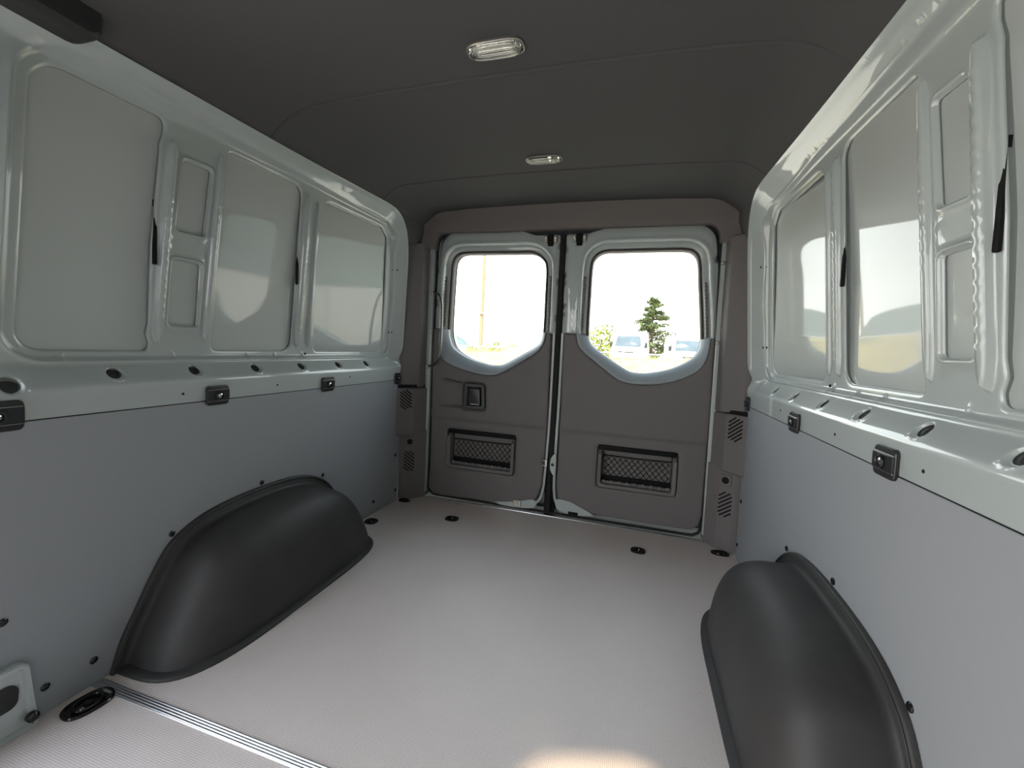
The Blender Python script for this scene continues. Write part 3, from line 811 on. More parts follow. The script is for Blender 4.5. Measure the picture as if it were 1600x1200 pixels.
# pull handle of the left-hand door
hb = rounded([(-.540, .546, .018), (-.406, .550, .02), (-.415, .694, .022), (-.538, .696, .018)], 6)
mb = MB().prism(hb, [(0, -.012), (0, .006), (.004, .010), (.018, .010), (.026, -.004), (.030, -.008)], dm)
hd = mb.build('handle_bezel', MT['lever'], dl)
lv = rounded([(-.512, .566, .012), (-.436, .568, .014), (-.442, .668, .016), (-.512, .668, .012)], 6)
MB().prism(lv, [(0, -.008), (0, .004), (.004, .008), (.010, .009)], dm).build('door_lever', MT['brackt'], hd)
MB().box((-.470, YD-.010, .578), (.050, .004, .006), .0015, 1).build('lever_mark', MT['steel'], hd)
# painted edge strips along the gap, black seal between the doors
def strip(pts, w, name, par, m, d0=-.03, d1=.006):
    P = np.array(pts); q = spline(P, 8); tn = np.gradient(q, axis=0); tn /= np.linalg.norm(tn, axis=1)[:, None]; nn = np.c_[-tn[:, 1], tn[:, 0]]
    a, b = q+nn*w/2, q-nn*w/2; n = len(q); V = []; F = []
    for p_, t in ((a, d0), (a, d1-.002), (a*.8+b*.2, d1), (a*.2+b*.8, d1), (b, d1-.002), (b, d0)): V += [dm(u, v, t) for u, v in p_]
    for i in range(5):
        for j in range(n-1): F.append((i*n+j, i*n+j+1, (i+1)*n+j+1, (i+1)*n+j))
    F.append(tuple(i*n for i in range(6))); F.append(tuple(i*n+n-1 for i in range(6))[::-1])
    return MB().add(V, F).build(name, m, par, sharp=50)
strip([(-.034, 1.0), (-.034, .60), (-.037, .42), (-.046, .20), (-.056, .115), (-.080, .068), (-.130, .046)], .013, 'door_edge', dl, MT['paint'])
strip([(.012, 1.0), (.011, .62), (.008, .40), (.008, .20), (.014, .12), (.022, .085)], .014, 'door_edge', dr, MT['paint'])
MB().tube([(-.012, YD+.012, 1.52), (-.012, YD+.012, .8), (-.016, YD+.012, .4), (-.022, YD+.012, .02)], .017, 10).build('door_gap_seal', MT['rubber'], dl)
MB().box((-.018, YD+.030, .35), (.055, .02, .72), .004, 1).build('gap_channel', MT['black'], dl)
# painted feet at the bottom inner corners
def foot(pts, name, par, m=MT['paint']):
    return MB().prism(spline(pts, 5, True), [(0, -.02), (0, .005), (.003, .008)], dm).build(name, m, par)
f1 = foot([(-.330, .036), (-.250, .062), (-.150, .074), (-.100, .078), (-.082, .058), (-.105, .030), (-.200, .020), (-.290, .022)], 'door_foot', dl)
MB().box((-.192, YD-.010, .047), (.046, .008, .034), .003, 1).box((-.192, YD-.014, .047), (.020, .006, .014), .002, 1).build('hinge_plate', MT['zinc'], f1)
f2 = foot([(.022, .098), (.070, .102), (.118, .094), (.200, .058), (.232, .038), (.150, .028), (.078, .030), (.030, .048)], 'door_foot', dr)
MB().box((.120, YD-.009, .036), (.052, .006, .018), .002, 1).build('hinge_slot', MT['black'], f2)
# mid latch: striker on the left door, lobe on the right door
sk = MB()
sk.tube([dm(-.044, .305, .010), dm(-.066, .305, .012), dm(-.066, .278, .012), dm(-.044, .278, .010)], .0040, 8)
sk.box((-.040, YD-.008, .291), (.012, .008, .040), .002, 1).build('latch_striker', MT['zinc'], dl)
lb = MB().prism(spline([(.010, .350), (-.006, .335), (-.017, .310), (-.017, .265), (-.006, .240), (.010, .225), (.016, .260), (.016, .320)], 6, True), [(0, -.02), (0, .010), (.003, .013)], dm).build('latch_lobe', MT['paint'], dr)
MB().lathe(dm(-.003, .288, .013), [(.0085, 0), (.0085, .003), (.005, .003), (.005, .001)], axis=(0, -1, 0), seg=14).build('latch_bolt', MT['gloss_black'], lb)
# top catches: a dark slot between two small plates on each door
for par, cx_ in ((dl, -.078), (dr, .075)):
    k = MB().box((cx_, YD-.006, 1.490), (.030, .016, .062), .004, 1).build('top_catch', MT['black'], par)
    for sg in (-1, 1):
        MB().box((cx_+sg*.026, YD-.010, 1.496), (.020, .008, .040), .003, 1).lathe((cx_+sg*.026, YD-.014, 1.504), [(.006, 0), (.006, .003), (.002, .004)], axis=(0, -1, 0), seg=10).build('catch_plate', MT['zinc'], k)
# heater connection strips beside the glass
for par, pts, nm in ((dl, [(-.690, 1.30), (-.693, 1.02)], ''), (dl, [(-.075, 1.30), (-.071, 1.01)], ''), (dr, [(.113, 1.30), (.109, 1.02)], ''), (dr, [(.700, 1.27), (.722, 1.01)], '')):
    (a, b), (c, d_) = pts
    mb = MB(); mb.tube([dm(a, b, -.026), dm(c, d_, -.026)], .0045, 6)
    for q in np.linspace(0, 1, 15): mb.box((a+(c-a)*q, YD+.021, b+(d_-b)*q), (.013, .006, .007), .001, 1)
    mb.build('wiring_strip', MT['strip'], par)

# ================================================================== rear pillar trims
def pillar_trim(s):
    T = thing('pillar_trim', ('dark grey plastic pillar cover beside the ' + ('left' if s < 0 else 'right') + ' back door, with speaker grille') if False else
              ('shadowed dark plastic pillar cover next to the door with the lever handle' if s < 0 else 'dark grey plastic pillar cover with two slotted grilles and a round socket'),
              'pillar cover', (s*.84, 2.15, 0))
    f = lambda u, v, t: (s*u, v, t)
    def col(plan, z0, z1, bev, m, name, seg=8):
        pl = rounded(plan, seg)
        return MB().prism(pl, [(bev, z0), (0, z0+bev), (0, z1-bev), (bev, z1)], f).build(name, m, T)
    e = .012 if s > 0 else 0
    col([(.905, 2.090, .010), (.868, 2.094, .02), (.800-e, 2.156, .03), (.786-e, 2.208, .012), (.786-e, 2.262, .0), (.905, 2.262, .0)], .655, 1.476, .004, MT['trim'], 'upper_cover')
    col([(.893, 2.108, .008), (.862, 2.112, .015), (.806, 2.150, .02), (.762, 2.206, .014), (.762, 2.262, .0), (.893, 2.262, .0)], .002, .40, .004, MT['trim'], 'lower_cover')
    col([(.905, 2.060, .008), (.885, 2.062, .012), (.812, 2.130, .02), (.772, 2.204, .014), (.772, 2.262, .0), (.905, 2.262, .0)], .376, .652, .008, MT['trim'], 'speaker_housing')
    col([(.905, 2.068, .008), (.882, 2.072, .012), (.812, 2.140, .02), (.786, 2.204, .014), (.786, 2.262, .0), (.905, 2.262, .0)], .650, .670, .002, MT['black'], 'shadow_ledge')  # black slab stands in for the shadow gap above the housing
    # slotted grilles lie on the slanted face (from (.885,2.062) to (.812,2.130))
    def face(p0, p1, off):
        p0, p1 = np.array(p0), np.array(p1); dv = (p1-p0)/np.linalg.norm(p1-p0); nn = np.array([-dv[1], dv[0]]);
        if nn[1] > 0: nn = -nn
        return lambda a, b, t: (s*(p0[0]+dv[0]*a+nn[0]*(t+off)), p0[1]+dv[1]*a+nn[1]*(t+off), b)
    def grille(fm, a0, a1, z0, z1, n, name):
        mb = MB(); sl = .55
        for i in range(-6, n+6):
            zc = z0+(z1-z0)*i/(n-1)
            # diagonal slot clipped to the rectangle
            pts = []
            for a in np.linspace(a0, a1, 9):
                z = zc+(a-(a0+a1)/2)*(-.80)
                if z0 <= z <= z1: pts.append((a, z))
            if len(pts) >= 2:
                (aa, za), (ab, zb) = pts[0], pts[-1]
                if math.hypot(ab-aa, zb-za) < .012: continue
                dv = np.array([ab-aa, zb-za]); dv /= np.linalg.norm(dv); nn = np.array([-dv[1], dv[0]])*.0036
                q = [(aa, za), (ab, zb)]
                pl = np.array([np.array(q[0])-nn, np.array(q[1])-nn, np.array(q[1])+dv*.002, np.array(q[1])+nn, np.array(q[0])+nn, np.array(q[0])-dv*.002])
                MB().prism(pl, [(0, -.002), (0, .0006)], fm).build('grille_slot', MT['black'], T)
    fa = face((.885, 2.062), (.812, 2.130), .0002)
    grille(fa, .020, .084, .530, .640, 7, 'upper_grille')
    fb = face((.862, 2.112), (.806, 2.150), .0002)
    grille(fb, .006, .064, .165, .282, 7, 'lower_grille')
    sq = rounded([(.010, .312, .010), (.062, .312, .010), (.062, .366, .010), (.010, .366, .010)], 5)
    k = MB().prism(sq, [(0, -.004), (0, .004), (.003, .007), (.010, .0065)], fb).build('socket_surround', MT['trim'], T)
    MB().lathe(fb(.036, .339, .006), [(.016, 0), (.016, .004), (.010, .004), (.010, .001)], axis=Vector(fb(.036, .339, 1))-Vector(fb(.036, .339, 0)), seg=18).build('socket', MT['black'], k)
    return T
for s in (-1, 1): pillar_trim(s)

# grab handle on the left pillar
g = thing('grab_handle', 'thin steel bent grab rail bolted to the grey door pillar', 'grab handle', (-.775, 2.20, .80))
pts = spline([(-.752, 2.206, 1.202), (-.722, 2.188, 1.198), (-.690, 2.165, 1.178), (-.674, 2.155, 1.13), (-.668, 2.150, 1.04), (-.670, 2.150, .895), (-.682, 2.155, .832), (-.715, 2.175, .796), (-.772, 2.206, .776)], 8)
MB().tube(pts, .0062, 10).build('rail', MT['handle'], g)
for p in ((-.762, 2.206, 1.202), (-.776, 2.206, .776)):
    MB().lathe(p, [(.012, 0), (.012, .003), (.008, .008), (.005, .010)], axis=(.3, -1, 0), seg=14).build('end_boss', MT['zinc'], g)

# ================================================================== wheel arch covers
def wheel_cover(s):
    T = thing('wheel_arch_cover', 'black moulded wheel arch cover against the ' + ('shaded wall with the sill pocket' if s < 0 else 'brighter wall, cut by the picture edge'),
              'wheel arch cover', (s*.78, 1.19, 0))
    arch = np.array([(.722, 0), (.745, .075), (.778, .142), (.815, .215), (.858, .283), (.905, .318), (.965, .342), (1.05, .357), (1.17, .364), (1.28, .362), (1.37, .350),
                     (1.445, .325), (1.515, .278), (1.575, .205), (1.625, .115), (1.655, .04), (1.66, 0)])
    arch = spline(arch, 6)
    C0 = np.array([1.19, 0.0])
    def scaled(k, kz): return np.c_[C0[0]+(arch[:, 0]-C0[0])*k, arch[:, 1]*kz]
    secs = []            # (u from wall, y/z outline)
    W = .224
    secs.append((.000, scaled(1, 1))); secs.append((.010, scaled(1, 1))); secs.append((.0135, scaled(.995, .992)))
    secs.append((.0120, scaled(.950, .925))); secs.append((.018, scaled(.938, .905)))
    for q in np.r_[np.linspace(.03, .12, 5), np.linspace(.135, .205, 10), .210, .214, .218, .2205, .2225, W-.0006]:
        r = (q-.012)/(W-.012)
        k = (1-r**4.2)**(1/4.2); kz = (1-r**3.6)**(1/3.0)
        secs.append((q, scaled(.938*max(k, .02), .902*max(kz, .02))))
    V = []; F = []; n = len(arch)
    for u, p in secs: V += [(s*(.8865-u), a, max(b, .0)) for a, b in p]
    for i in range(len(secs)-1):
        for j in range(n-1): F.append((i*n+j, i*n+j+1, (i+1)*n+j+1, (i+1)*n+j))
    F.append(tuple((len(secs)-1)*n+j for j in range(n)))
    MB().add(V, F).build('cover_shell', MT['well'], T, sharp=60)
    # foot flange lying on the floor, following the curved plan
    plan = [(secs[i][0], secs[i][1][0, 0]) for i in range(4, len(secs))]+[(secs[i][0], secs[i][1][-1, 0]) for i in range(len(secs)-1, 3, -1)]
    pl = np.array([(s*(.8865-a), b) for a, b in plan]); pl = pl[::1]
    pl = ccw(resample(pl, .02)); V = []; F = []; n = len(pl)
    lay = [(-.002, .012), (.006, .010), (.016, .0085), (.019, .006), (.0195, .0)]
    for d, z in lay: V += [(a, b, z) for a, b in offset(pl, d)]
    for i in range(len(lay)-1):
        for j in range(n): F.append((i*n+j, i*n+(j+1) % n, (i+1)*n+(j+1) % n, (i+1)*n+j))
    V = [(max(-.8865, min(.8865, a)), b, c) for a, b, c in V]
    MB().add(V, F).build('floor_lip', MT['well'], T, sharp=60)
    # pressed seam along the wall flange
    MB().tube([(s*(.8865-.0150), a, b) for a, b in scaled(.986, .982)[2:-2]], .0018, 6).build('flange_bead', MT['well'], T)
    return T
for s in (-1, 1): wheel_cover(s)

# ================================================================== wall clips (tie-down brackets)
def tie_down(s, y, z, label, w=.074, h=.062):
    T = thing('tie_down_bracket', label, 'bracket', (s*.887, y, z), 'tie-down brackets along the lining joint')
    f = lambda u, v, t: (s*(.8865-t), y+u, z+v)
    body = rounded([(-w/2, -h/2, .011), (w/2, -h/2, .011), (w/2, h/2, .011), (-w/2, h/2, .011)], 5)
    MB().prism(body, [(0, 0), (0, .0045), (.0015, .0065), (.003, .0068)], f).build('back_plate', MT['brackt'], T)
    mid = rounded([(-w/2+.001, -h*.27, .002), (w/2-.001, -h*.27, .002), (w/2-.001, h*.27, .002), (-w/2+.001, h*.27, .002)], 2)
    MB().prism(mid, [(0, .002), (0, .0088), (.0012, .0098)], f).build('raised_bar', MT['brackt'], T)
    for q in (-1, 1): MB().box(f(0, q*h*.285, .0070), (.0022, w-.006, .0022), .0007, 1).build('edge_highlight', MT['zinc'], T)  # bright strips stand in for metal highlights along the bar
    c = f(.004, .0, .0098)
    ring = [(c[0]-s*.003, y+.004+.0125*math.cos(a), z+.0125*math.sin(a)) for a in np.linspace(0, 2*PI, 22, endpoint=False)]
    k = MB().tube(ring, .0025, 6, closed=True).build('collar', MT['brackt'], T)
    MB().lathe(c, [(.0075, 0), (.0075, .002), (.005, .0035), (.002, .004)], axis=(-s, 0, 0), seg=16).build('bolt_head', MT['steel'], T)
    return T
tie_down(-1, .520, .713, 'large black bracket cut off by the frame edge, below the biggest round hole', w=.094, h=.066)
tie_down(-1, 1.008, .713, 'square black bracket on the shaded wall between two fellow brackets')
tie_down(-1, 1.508, .713, 'small black bracket on the shaded wall, above the high end of the wheel arch cover')
tie_down(-1, 2.062, .706, 'black bracket tucked against the shadowed pillar cover', w=.05)
tie_down(1, 1.008, .716, 'big square black bracket with a bright bolt on the sunlit wall')
tie_down(1, 1.510, .716, 'smaller black bracket on the sunlit wall, nearer the doors than its big twin')
tie_down(1, 2.070, .710, 'black bracket on the sunlit wall where it meets the grey pillar cover', w=.05)

# ================================================================== floor lashing points
def lashing(x, y, label, sx, sy, rot=0.0, small=False):
    T = thing('lashing_point', label, 'lashing ring', (x, y, 0), 'lashing points let into the floor')
    R = Matrix.Rotation(rot, 3, 'Z')
    f = lambda u, v, t: tuple(R @ Vector((u, v, t))+Vector((x, y, 0)))
    pl = np.array([(sx*math.copysign(abs(math.cos(a))**.8, math.cos(a)), sy*math.copysign(abs(math.sin(a))**.8, math.sin(a))) for a in np.linspace(0, 2*PI, 36, endpoint=False)])
    MB().prism(pl, [(0, 0), (0, .003), (.002, .0055), (.005, .006), (.0085, .003), (.012, .0012)], f).build('tray', MT['gloss_black'], T)
    r = min(sx, sy)*.56
    e = max(sx, sy)-min(sx, sy)
    ring = [f((r+(e*.5 if sx > sy else 0))*math.cos(a), (r+(e*.5 if sy > sx else 0))*math.sin(a), .0055+.002*math.sin(a)) for a in np.linspace(0, 2*PI, 26, endpoint=False)]
    MB().tube(ring, .0032 if not small else .0022, 7, closed=True).build('swivel_ring', MT['gloss_black'], T)
    if small:
        MB().box(f(.003, .001, .006), (.006, .016, .006), .002, 2, R).build('hook', MT['steel'], T)
    else:
        MB().lathe(f(0, 0, .002), [(.009, 0), (.009, .004), (.004, .006)], seg=12).build('centre_bolt', MT['gloss_black'], T)
        MB().box(f(sx*.35, -sy*.35, .006), (.007, .009, .003), .001, 1, R).build('bright_clip', MT['steel'], T)
lashing(-.828, .648, 'black D-shaped lashing tray beside the metal joint strip', .037, .048, rot=-.12)
lashing(-.836, 1.786, 'black oval lashing tray just beyond the wheel arch cover, shaded side', .033, .032)
lashing(-.836, 2.098, 'black lashing tray at the foot of the shadowed pillar cover', .034, .022)
lashing(.822, 2.100, 'black lashing tray at the foot of the pillar cover with the socket', .040, .026)
lashing(-.478, 1.972, 'small round lashing cup in the floor before the door with the lever handle', .036, .030, small=True)
lashing(.456, 1.980, 'small round lashing cup in the floor before the door with the net pocket', .034, .030, small=True)

# ================================================================== roof lamps
def lamp(x, y, label, w, d, clear):
    T = thing('dome_lamp', label, 'ceiling lamp', (x, y, 1.667), 'clear lamps in the headliner')
    f = lambda u, v, t: (x+u, y+v, 1.667-t)
    def oval(k, e=.0): return np.array([((w/2-e)*k*math.copysign(abs(math.cos(a))**.55, math.cos(a)), (d/2-e)*k*math.copysign(abs(math.sin(a))**.62, math.sin(a))) for a in np.linspace(0, 2*PI, 44, endpoint=False)])
    MB().prism(oval(1.0), [(0, -.004), (0, .004), (.002, .006), (.004, .006), (.006, .002)], f).build('lamp_base', MT['reflector'], T)
    mb = MB().prism(oval(1, .005), [(0, .003), (0, .007), (.003, .0105), (.006, .011)], f)
    mb.build('lens', MT['lens'], T)
    mb = MB()
    for e in (.010, .016, .022, .028):
        if d/2-e < .004: continue
        p = oval(1, e)
        mb.tube([f(a, b, .0108) for a, b in p], .0016, 5, closed=True)
    mb.build('lens_ribs', MT['lens'], T)
    if not clear:
        MB().box((x-.022, y-.002, 1.667-.0085), (.078, d*.62, .003), .001, 1).box((x+.040, y, 1.667-.010), (.020, d*.5, .008), .003, 1).build('bulb_tray', MT['reflector'], T)
    return T
lamp(.002, 1.030, 'larger clear ceiling lamp with oval ribs in its lens', .152, .066, True)
lamp(-.006, 1.655, 'smaller clear ceiling lamp further back towards the doors', .146, .066, False)

# ================================================================== outside, seen through the back windows
GZ = -0.65                                   # ground level below the load floor
def gz(x, y):
    """the yard: flat near the van, rising to a low bank of dry grass"""
    b = 1.22*np.exp(-((y-24-0.10*x)/4.2)**2)*sstep(np.asarray(x, float), -13.5, -10.5)*(1-sstep(np.asarray(x, float), 11.5, 14.5))*(1+.05*np.sin(x*.7)+.04*np.sin(x*1.9+1))
    return GZ + b
def ground():
    ys = np.r_[np.linspace(-60, 6, 12), np.linspace(8, 40, 60), np.geomspace(44, 1800, 24)]
    xs_ = np.r_[-1500, -600, -250, np.linspace(-110, 110, 120), 250, 600, 1500]
    V = [(a, b, float(gz(a, b))) for b in ys for a in xs_]; m = len(xs_)
    F = [(i*m+j, i*m+j+1, (i+1)*m+j+1, (i+1)*m+j) for i in range(len(ys)-1) for j in range(m-1)]
    o = obj('ground', V, F, MT['ground']); o['kind'] = 'structure'
def ground_material():
    m = bpy.data.materials.new('yard_ground'); m.use_nodes = True
    t = m.node_tree; b = t.nodes['Principled BSDF']; b.inputs['Roughness'].default_value = .95; b.inputs['Specular IOR Level'].default_value = .1
    tc = t.nodes.new('ShaderNodeTexCoord'); sx = t.nodes.new('ShaderNodeSeparateXYZ'); t.links.new(tc.outputs['Object'], sx.inputs[0])
    nz = t.nodes.new('ShaderNodeTexNoise'); nz.inputs['Scale'].default_value = .35; nz.inputs['Detail'].default_value = 8
    t.links.new(tc.outputs['Object'], nz.inputs['Vector'])
    ma = t.nodes.new('ShaderNodeMath'); ma.operation = 'MULTIPLY_ADD'; ma.inputs[1].default_value = 5.0
    t.links.new(nz.outputs['Fac'], ma.inputs[0]); t.links.new(sx.outputs['Y'], ma.inputs[2])
    mr = t.nodes.new('ShaderNodeMapRange'); mr.inputs['From Min'].default_value = 15; mr.inputs['From Max'].default_value = 20
    t.links.new(ma.outputs[0], mr.inputs['Value'])
    gr = t.nodes.new('ShaderNodeValToRGB'); gr.color_ramp.elements[0].color = (.30, .24, .10, 1); gr.color_ramp.elements[1].color = (.46, .38, .17, 1)
    n2 = t.nodes.new('ShaderNodeTexNoise'); n2.inputs['Scale'].default_value = 3.5; n2.inputs['Detail'].default_value = 6
    t.links.new(tc.outputs['Object'], n2.inputs['Vector']); t.links.new(n2.outputs['Fac'], gr.inputs[0])
    mx = t.nodes.new('ShaderNodeMix'); mx.data_type = 'RGBA'; mx.inputs[6].default_value = (.40, .375, .33, 1)
    mr2 = t.nodes.new('ShaderNodeMapRange'); mr2.inputs['From Min'].default_value = 16; mr2.inputs['From Max'].default_value = 12
    t.links.new(sx.outputs['X'], mr2.inputs['Value'])
    mm = t.nodes.new('ShaderNodeMath'); mm.operation = 'MULTIPLY'
    t.links.new(mr.outputs['Result'], mm.inputs[0]); t.links.new(mr2.outputs['Result'], mm.inputs[1]); t.links.new(mm.outputs[0], mx.inputs[0]); t.links.new(gr.outputs[0], mx.inputs[7]); t.links.new(mx.outputs[2], b.inputs['Base Color'])
    return m
MT['ground'] = ground_material()
ground()

def at_px(u, v, Y):
    d = fwd + right*((u-800)/650.5156) + down*((v-575.47)/650.5156)
    return Vector((0.38794, 0, 0.90947)) + d*(Y/d.y)

# utility pole
p = at_px(750, 560, 27.0)
pl = thing('utility_pole', 'tall brown wooden pole beyond the door with the lever handle', 'pole', (p.x, 27.0, float(gz(p.x, 27.0))))
MB().lathe((p.x, 27.0, float(gz(p.x, 27.0))-.3), [(.15, 0), (.145, 2.5), (.13, 6), (.115, 9.8), (.10, 9.9)], seg=14).build('shaft', MT['pole'], pl)
mb = MB().box((p.x, 26.9, 8.4), (2.2, .10, .12), .01, 1)
mb.build('crossarm', MT['pole'], pl)
MB().box((p.x, 26.82, 3.15), (.30, .10, .09), .02, 1).build('step_bracket', MT['galv'], pl)

# leaves: many small quads spread over a cloud of clumps
def leaf_cloud(centres, radii, n, size, squash=.8):
    V = []; F = []
    tot = sum(r**2 for r in radii)
    for c, r in zip(centres, radii):
        k = max(4, int(n*r*r/tot))
        d = rng.normal(size=(k, 3)); d /= np.linalg.norm(d, axis=1)[:, None]
        pos = np.array(c)+d*(r*(.55+.45*rng.random((k, 1))))*np.array([1, 1, squash])
        for q in pos:
            a = rng.normal(size=3); a /= np.linalg.norm(a); b = np.cross(a, rng.normal(size=3)); b /= np.linalg.norm(b)
            s_ = size*(.6+.8*rng.random()); base = len(V)
            V += [q-a*s_, q+b*s_*.5, q+a*s_, q-b*s_*.5]; F.append((base, base+1, base+2, base+3))
    return V, F

def shrub(u, v, Y, w_, h_, label, n=500, m='leaves', size=.11):
    p = at_px(u, v, Y); z0 = float(gz(p.x, Y)); T = thing('shrub', label, 'shrub', (p.x, Y, z0))
    cs, rs = [], []
    for _ in range(12):
        cs.append((p.x+rng.uniform(-.5, .5)*w_*.75, Y+rng.uniform(-.4, .4)*w_*.6, z0+h_*(.2+.6*rng.random()))); rs.append(h_*(.18+.16*rng.random()))
    V, F = leaf_cloud(cs, rs, n, size); obj('foliage', V, F, MT[m], T, smooth=False)['kind'] = 'stuff'
    mb = MB()
    for c in cs[:7]: mb.tube([(p.x, Y, z0-.05), (p.x+(c[0]-p.x)*.4, Y+(c[1]-Y)*.4, z0+(c[2]-z0)*.5), c], [.04, .03, .012], 5)
    mb.build('stems', MT['bark'], T)
shrub(783, 545, 31, 2.6, 2.3, 'round yellow-green shrub to the right of the wooden pole', 700)
shrub(722, 556, 29, 2.2, 1.6, 'low pale shrub to the left of the wooden pole', 400)
shrub(935, 535, 38, 2.6, 4.4, 'tall loose shrub beside the white van, at the window edge', 900, size=.16)
shrub(960, 530, 48, 2.2, 3.4, 'leafy shrub rising behind the white van roof', 800, size=.16)
shrub(1053, 550, 39, 1.4, 1.8, 'small shrub at the foot of the conifer', 300)

# conifer
def conifer(u, Y, top_v):
    p = at_px(u, 555, Y); z0 = float(gz(p.x, Y)); top = at_px(u, top_v, Y).z; H = top-z0
    T = thing('conifer_tree', 'tall thin-crowned conifer standing behind the parked vans', 'tree', (p.x, Y, z0))
    MB().tube([(p.x, Y, z0-.2), (p.x+.05, Y, z0+H*.4), (p.x-.03, Y, z0+H*.75), (p.x, Y, top)], [.22, .16, .09, .02], 8).build('trunk', MT['bark'], T)
    br = MB(); V = []; F = []
    for i in range(90):
        t = .10+.88*(i/90)**.9; L = (2.7*(1-t)**.75+.25)*(.65+.6*rng.random()); a = rng.uniform(0, 2*PI)
        z = z0+H*t; e = np.array([p.x+L*math.cos(a), Y+L*math.sin(a), z+.12*L+rng.uniform(-.2, .2)]); b = np.array([p.x, Y, z])
        br.tube([b, (b+e)/2+np.array([0, 0, .05]), e], [.035, .025, .01], 4)
        cs = [tuple(b+(e-b)*q) for q in (.45, .65, .85, 1.0)]
        v, f = leaf_cloud(cs, [.26+.20*L*.4]*4, 90, .13, .6); o = len(V); V += list(v); F += [tuple(k+o for k in q) for q in f]
    br.build('branches', MT['bark'], T); obj('needles', V, F, MT['needles'], T, smooth=False)['kind'] = 'stuff'
conifer(1016, 46, 466)

# parked vans, nose towards us
def van(x, y, rot, label, group='parked vans outside'):
    z0 = float(gz(x, y)); T = thing('parked_van', label, 'van', (x, y, z0), group, rot=rot)
    prof = rounded([(-.02, .38, .10), (-.05, .85, .12), (.05, 1.12, .10), (.72, 1.34, .12), (1.32, 2.16, .28), (2.0, 2.44, .5), (5.6, 2.46, .18), (5.72, .42, .12)], 6)   # (back distance, height)
    V = []; F = []; lay = [(-1.0, .92), (-.985, .975), (-.93, 1.0), (.93, 1.0), (.985, .975), (1.0, .92)]
    n = len(prof)
    for xx, k in lay:
        for a, b in prof:
            tum = 1-.10*max(0, (b-1.2)/1.3)
            V.append((xx*tum, 2.8+(a-2.8)*(.985+.015*k) , 1.4+(b-1.4)*(.96+.04*k)))
    for i in range(len(lay)-1):
        for j in range(n): F.append((i*n+j, i*n+(j+1) % n, (i+1)*n+(j+1) % n, (i+1)*n+j))
    F.append(tuple(range(n))[::-1]); F.append(tuple((len(lay)-1)*n+j for j in range(n)))
    MB().add(V, F).build('body', MT['white_van'], T, local=True, sharp=40)
    # windscreen lies on the raked front
    def ws(u, v, t):     # u across, v 0..1 up the rake
        a0, b0, a1, b1 = .730, 1.36, 1.262, 2.09
        return (u*(1-.08*v), a0+(a1-a0)*v-t*.8, b0+(b1-b0)*v+t*.6)
    sc = rounded([(-.84, .02, .03), (.84, .02, .03), (.80, .97, .05), (-.80, .97, .05)], 4)
    MB().prism(sc, [(0, -.02), (0, .02), (.01, .025)], ws).build('windscreen', MT['van_glass'], T, local=True)
    for s in (-1, 1):
        sd = rounded([(.95, 1.40, .05), (1.95, 1.40, .06), (1.95, 2.02, .08), (1.45, 2.02, .10)], 4)
        MB().prism(sd, [(0, -.05), (0, .012)], lambda u, v, t: (s*(.985-.075*(v-1.2)/1.3+t), u, v)).build('side_window', MT['van_glass'], T, local=True)
        MB().box((s*.74, .06, .98), (.36, .16, .20), .05, 2).build('headlamp', MT['galv'], T, local=True)
        k = MB().box((s*1.12, 1.10, 1.50), (.16, .10, .34), .04, 2).box((s*1.02, 1.12, 1.40), (.14, .05, .05), .01, 1).build('door_mirror', MT['trim_dark'], T, local=True)
        for yy in (1.05, 4.6):
            MB().lathe((s*.80, yy, .34), [(.20, .10), (.33, .10), (.345, .05), (.345, -.10), (.33, -.14), (.20, -.14)], axis=(s, 0, 0), seg=22).build('wheel', MT['tyre'], T, local=True)
    MB().box((0, .0, .92), (.95, .08, .26), .03, 2).build('grille', MT['trim_dark'], T, local=True)
    MB().box((0, -.02, .50), (1.9, .14, .26), .06, 2).build('bumper', MT['trim_dark'], T, local=True)
p = at_px(978, 548, 27.5); van(p.x, 27.5, -.10, 'white van parked beside the conifer, full windscreen showing')
p = at_px(1079, 552, 28.5); van(p.x, 28.5, .05, 'white van half hidden by the window edge')
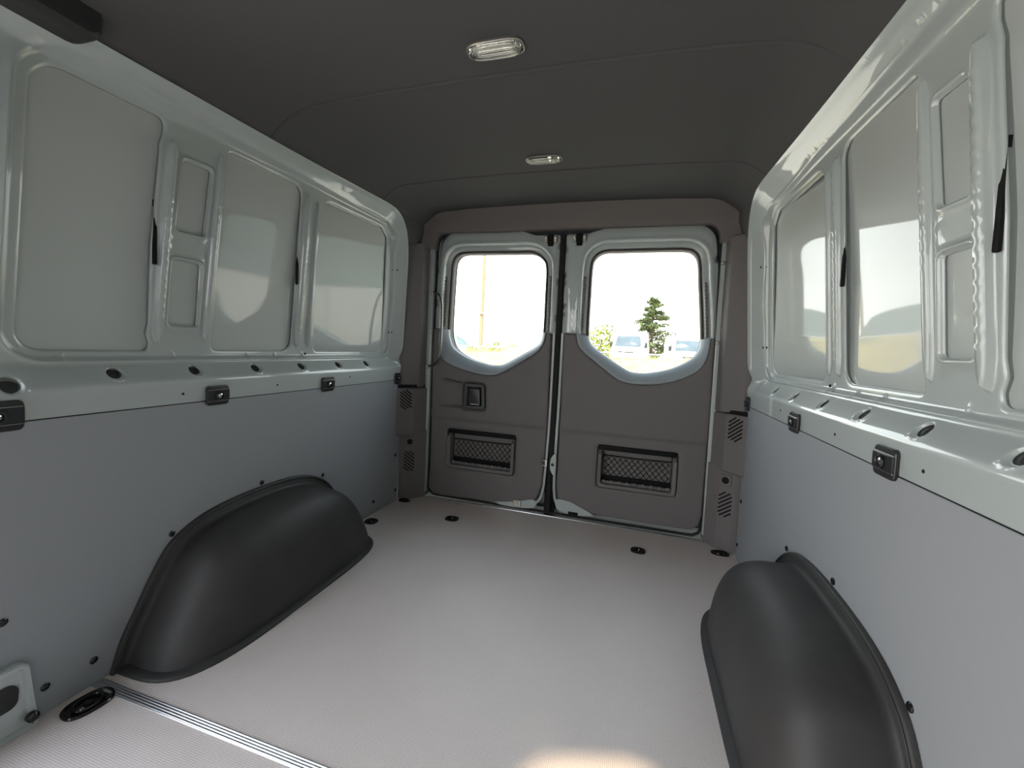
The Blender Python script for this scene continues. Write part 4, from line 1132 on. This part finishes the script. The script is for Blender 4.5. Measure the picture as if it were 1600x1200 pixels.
# chain-link fence along the foot of the bank
def fence():
    Y = 15.0; T = thing('chain_link_fence', 'chain-link wire fence in front of the dry grass bank', 'fence', (0, Y, GZ))
    z0, z1 = GZ, GZ+1.55
    for i, x in enumerate(np.arange(-12.8, 12.9, 3.2)):
        MB().lathe((x, Y, z0-.2), [(.032, 0), (.032, 1.85), (.02, 1.88)], seg=8).build('post', MT['galv'], T)
    MB().tube([(-12.8, Y, z1), (12.8, Y, z1)], .02, 6).build('top_rail', MT['galv'], T)
    V = []; F = []; st = .11; h = z1-z0
    for k in np.arange(-12.8, 11.6, st):
        for sg in (1, -1):
            a = np.array([k, Y+.012*sg, z0]); b = np.array([k+sg*h*.9, Y+.012*sg, z1]); r = .004
            o = len(V); V += [a+[-r, 0, 0], a+[r, 0, 0], b+[r, 0, 0], b+[-r, 0, 0], a+[0, .007, 0], b+[0, .007, 0]]
            F += [(o, o+1, o+2, o+3), (o+1, o+4, o+5, o+2), (o+4, o, o+3, o+5)]
    q = obj('wire_mesh', V, F, MT['galv'], T, smooth=False); q['kind'] = 'stuff'
fence()

# dry grass on the bank
def grass():
    V = []; F = []
    for _ in range(9000):
        x = rng.uniform(-12, 13); y = rng.uniform(17.5, 25); z = float(gz(x, y)); h = rng.uniform(.10, .26); w_ = rng.uniform(.012, .03)
        a = rng.uniform(0, PI); dx, dy = math.cos(a)*w_, math.sin(a)*w_; o = len(V); lx, ly = rng.normal()*.06, rng.normal()*.06
        V += [(x-dx, y-dy, z-.02), (x+dx, y+dy, z-.02), (x+lx, y+ly, z+h)]; F.append((o, o+1, o+2))
    g_ = obj('dry_grass', V, F, MT['dry_grass'], smooth=False)
    tag(g_, 'pale dry grass growing all over the bank outside', 'grass', kind='stuff')
grass()

# hills off to the side, only met in the reflections; right range raised to darken them
def hills():
    V = []; F = []; n = 60
    az = np.linspace(math.radians(22), math.radians(80), n)
    for side_ in (-1, 1):
        o = len(V)
        for i, a in enumerate(az):
            h = 20*(1-math.exp(-((a-az[0])/.03)))*(.85+.12*math.sin(a*9+2)+.05*math.sin(a*31)) if side_ < 0 else 42*(1-math.exp(-max(0, a-math.radians(31))/.06))*(.85+.15*math.sin(a*7+1))
            r = 320
            V += [(side_*r*math.sin(a), r*math.cos(a), GZ-2), (side_*r*1.05*math.sin(a), r*1.05*math.cos(a), GZ+h*.6), (side_*r*1.25*math.sin(a), r*1.25*math.cos(a), GZ+h), (side_*r*1.6*math.sin(a), r*1.6*math.cos(a), GZ-2)]
        for i in range(n-1):
            for k in range(3): F.append((o+i*4+k, o+(i+1)*4+k, o+(i+1)*4+k+1, o+i*4+k+1))
    h_ = obj('hills', V, F, MT['hill']); h_['kind'] = 'structure'
hills()
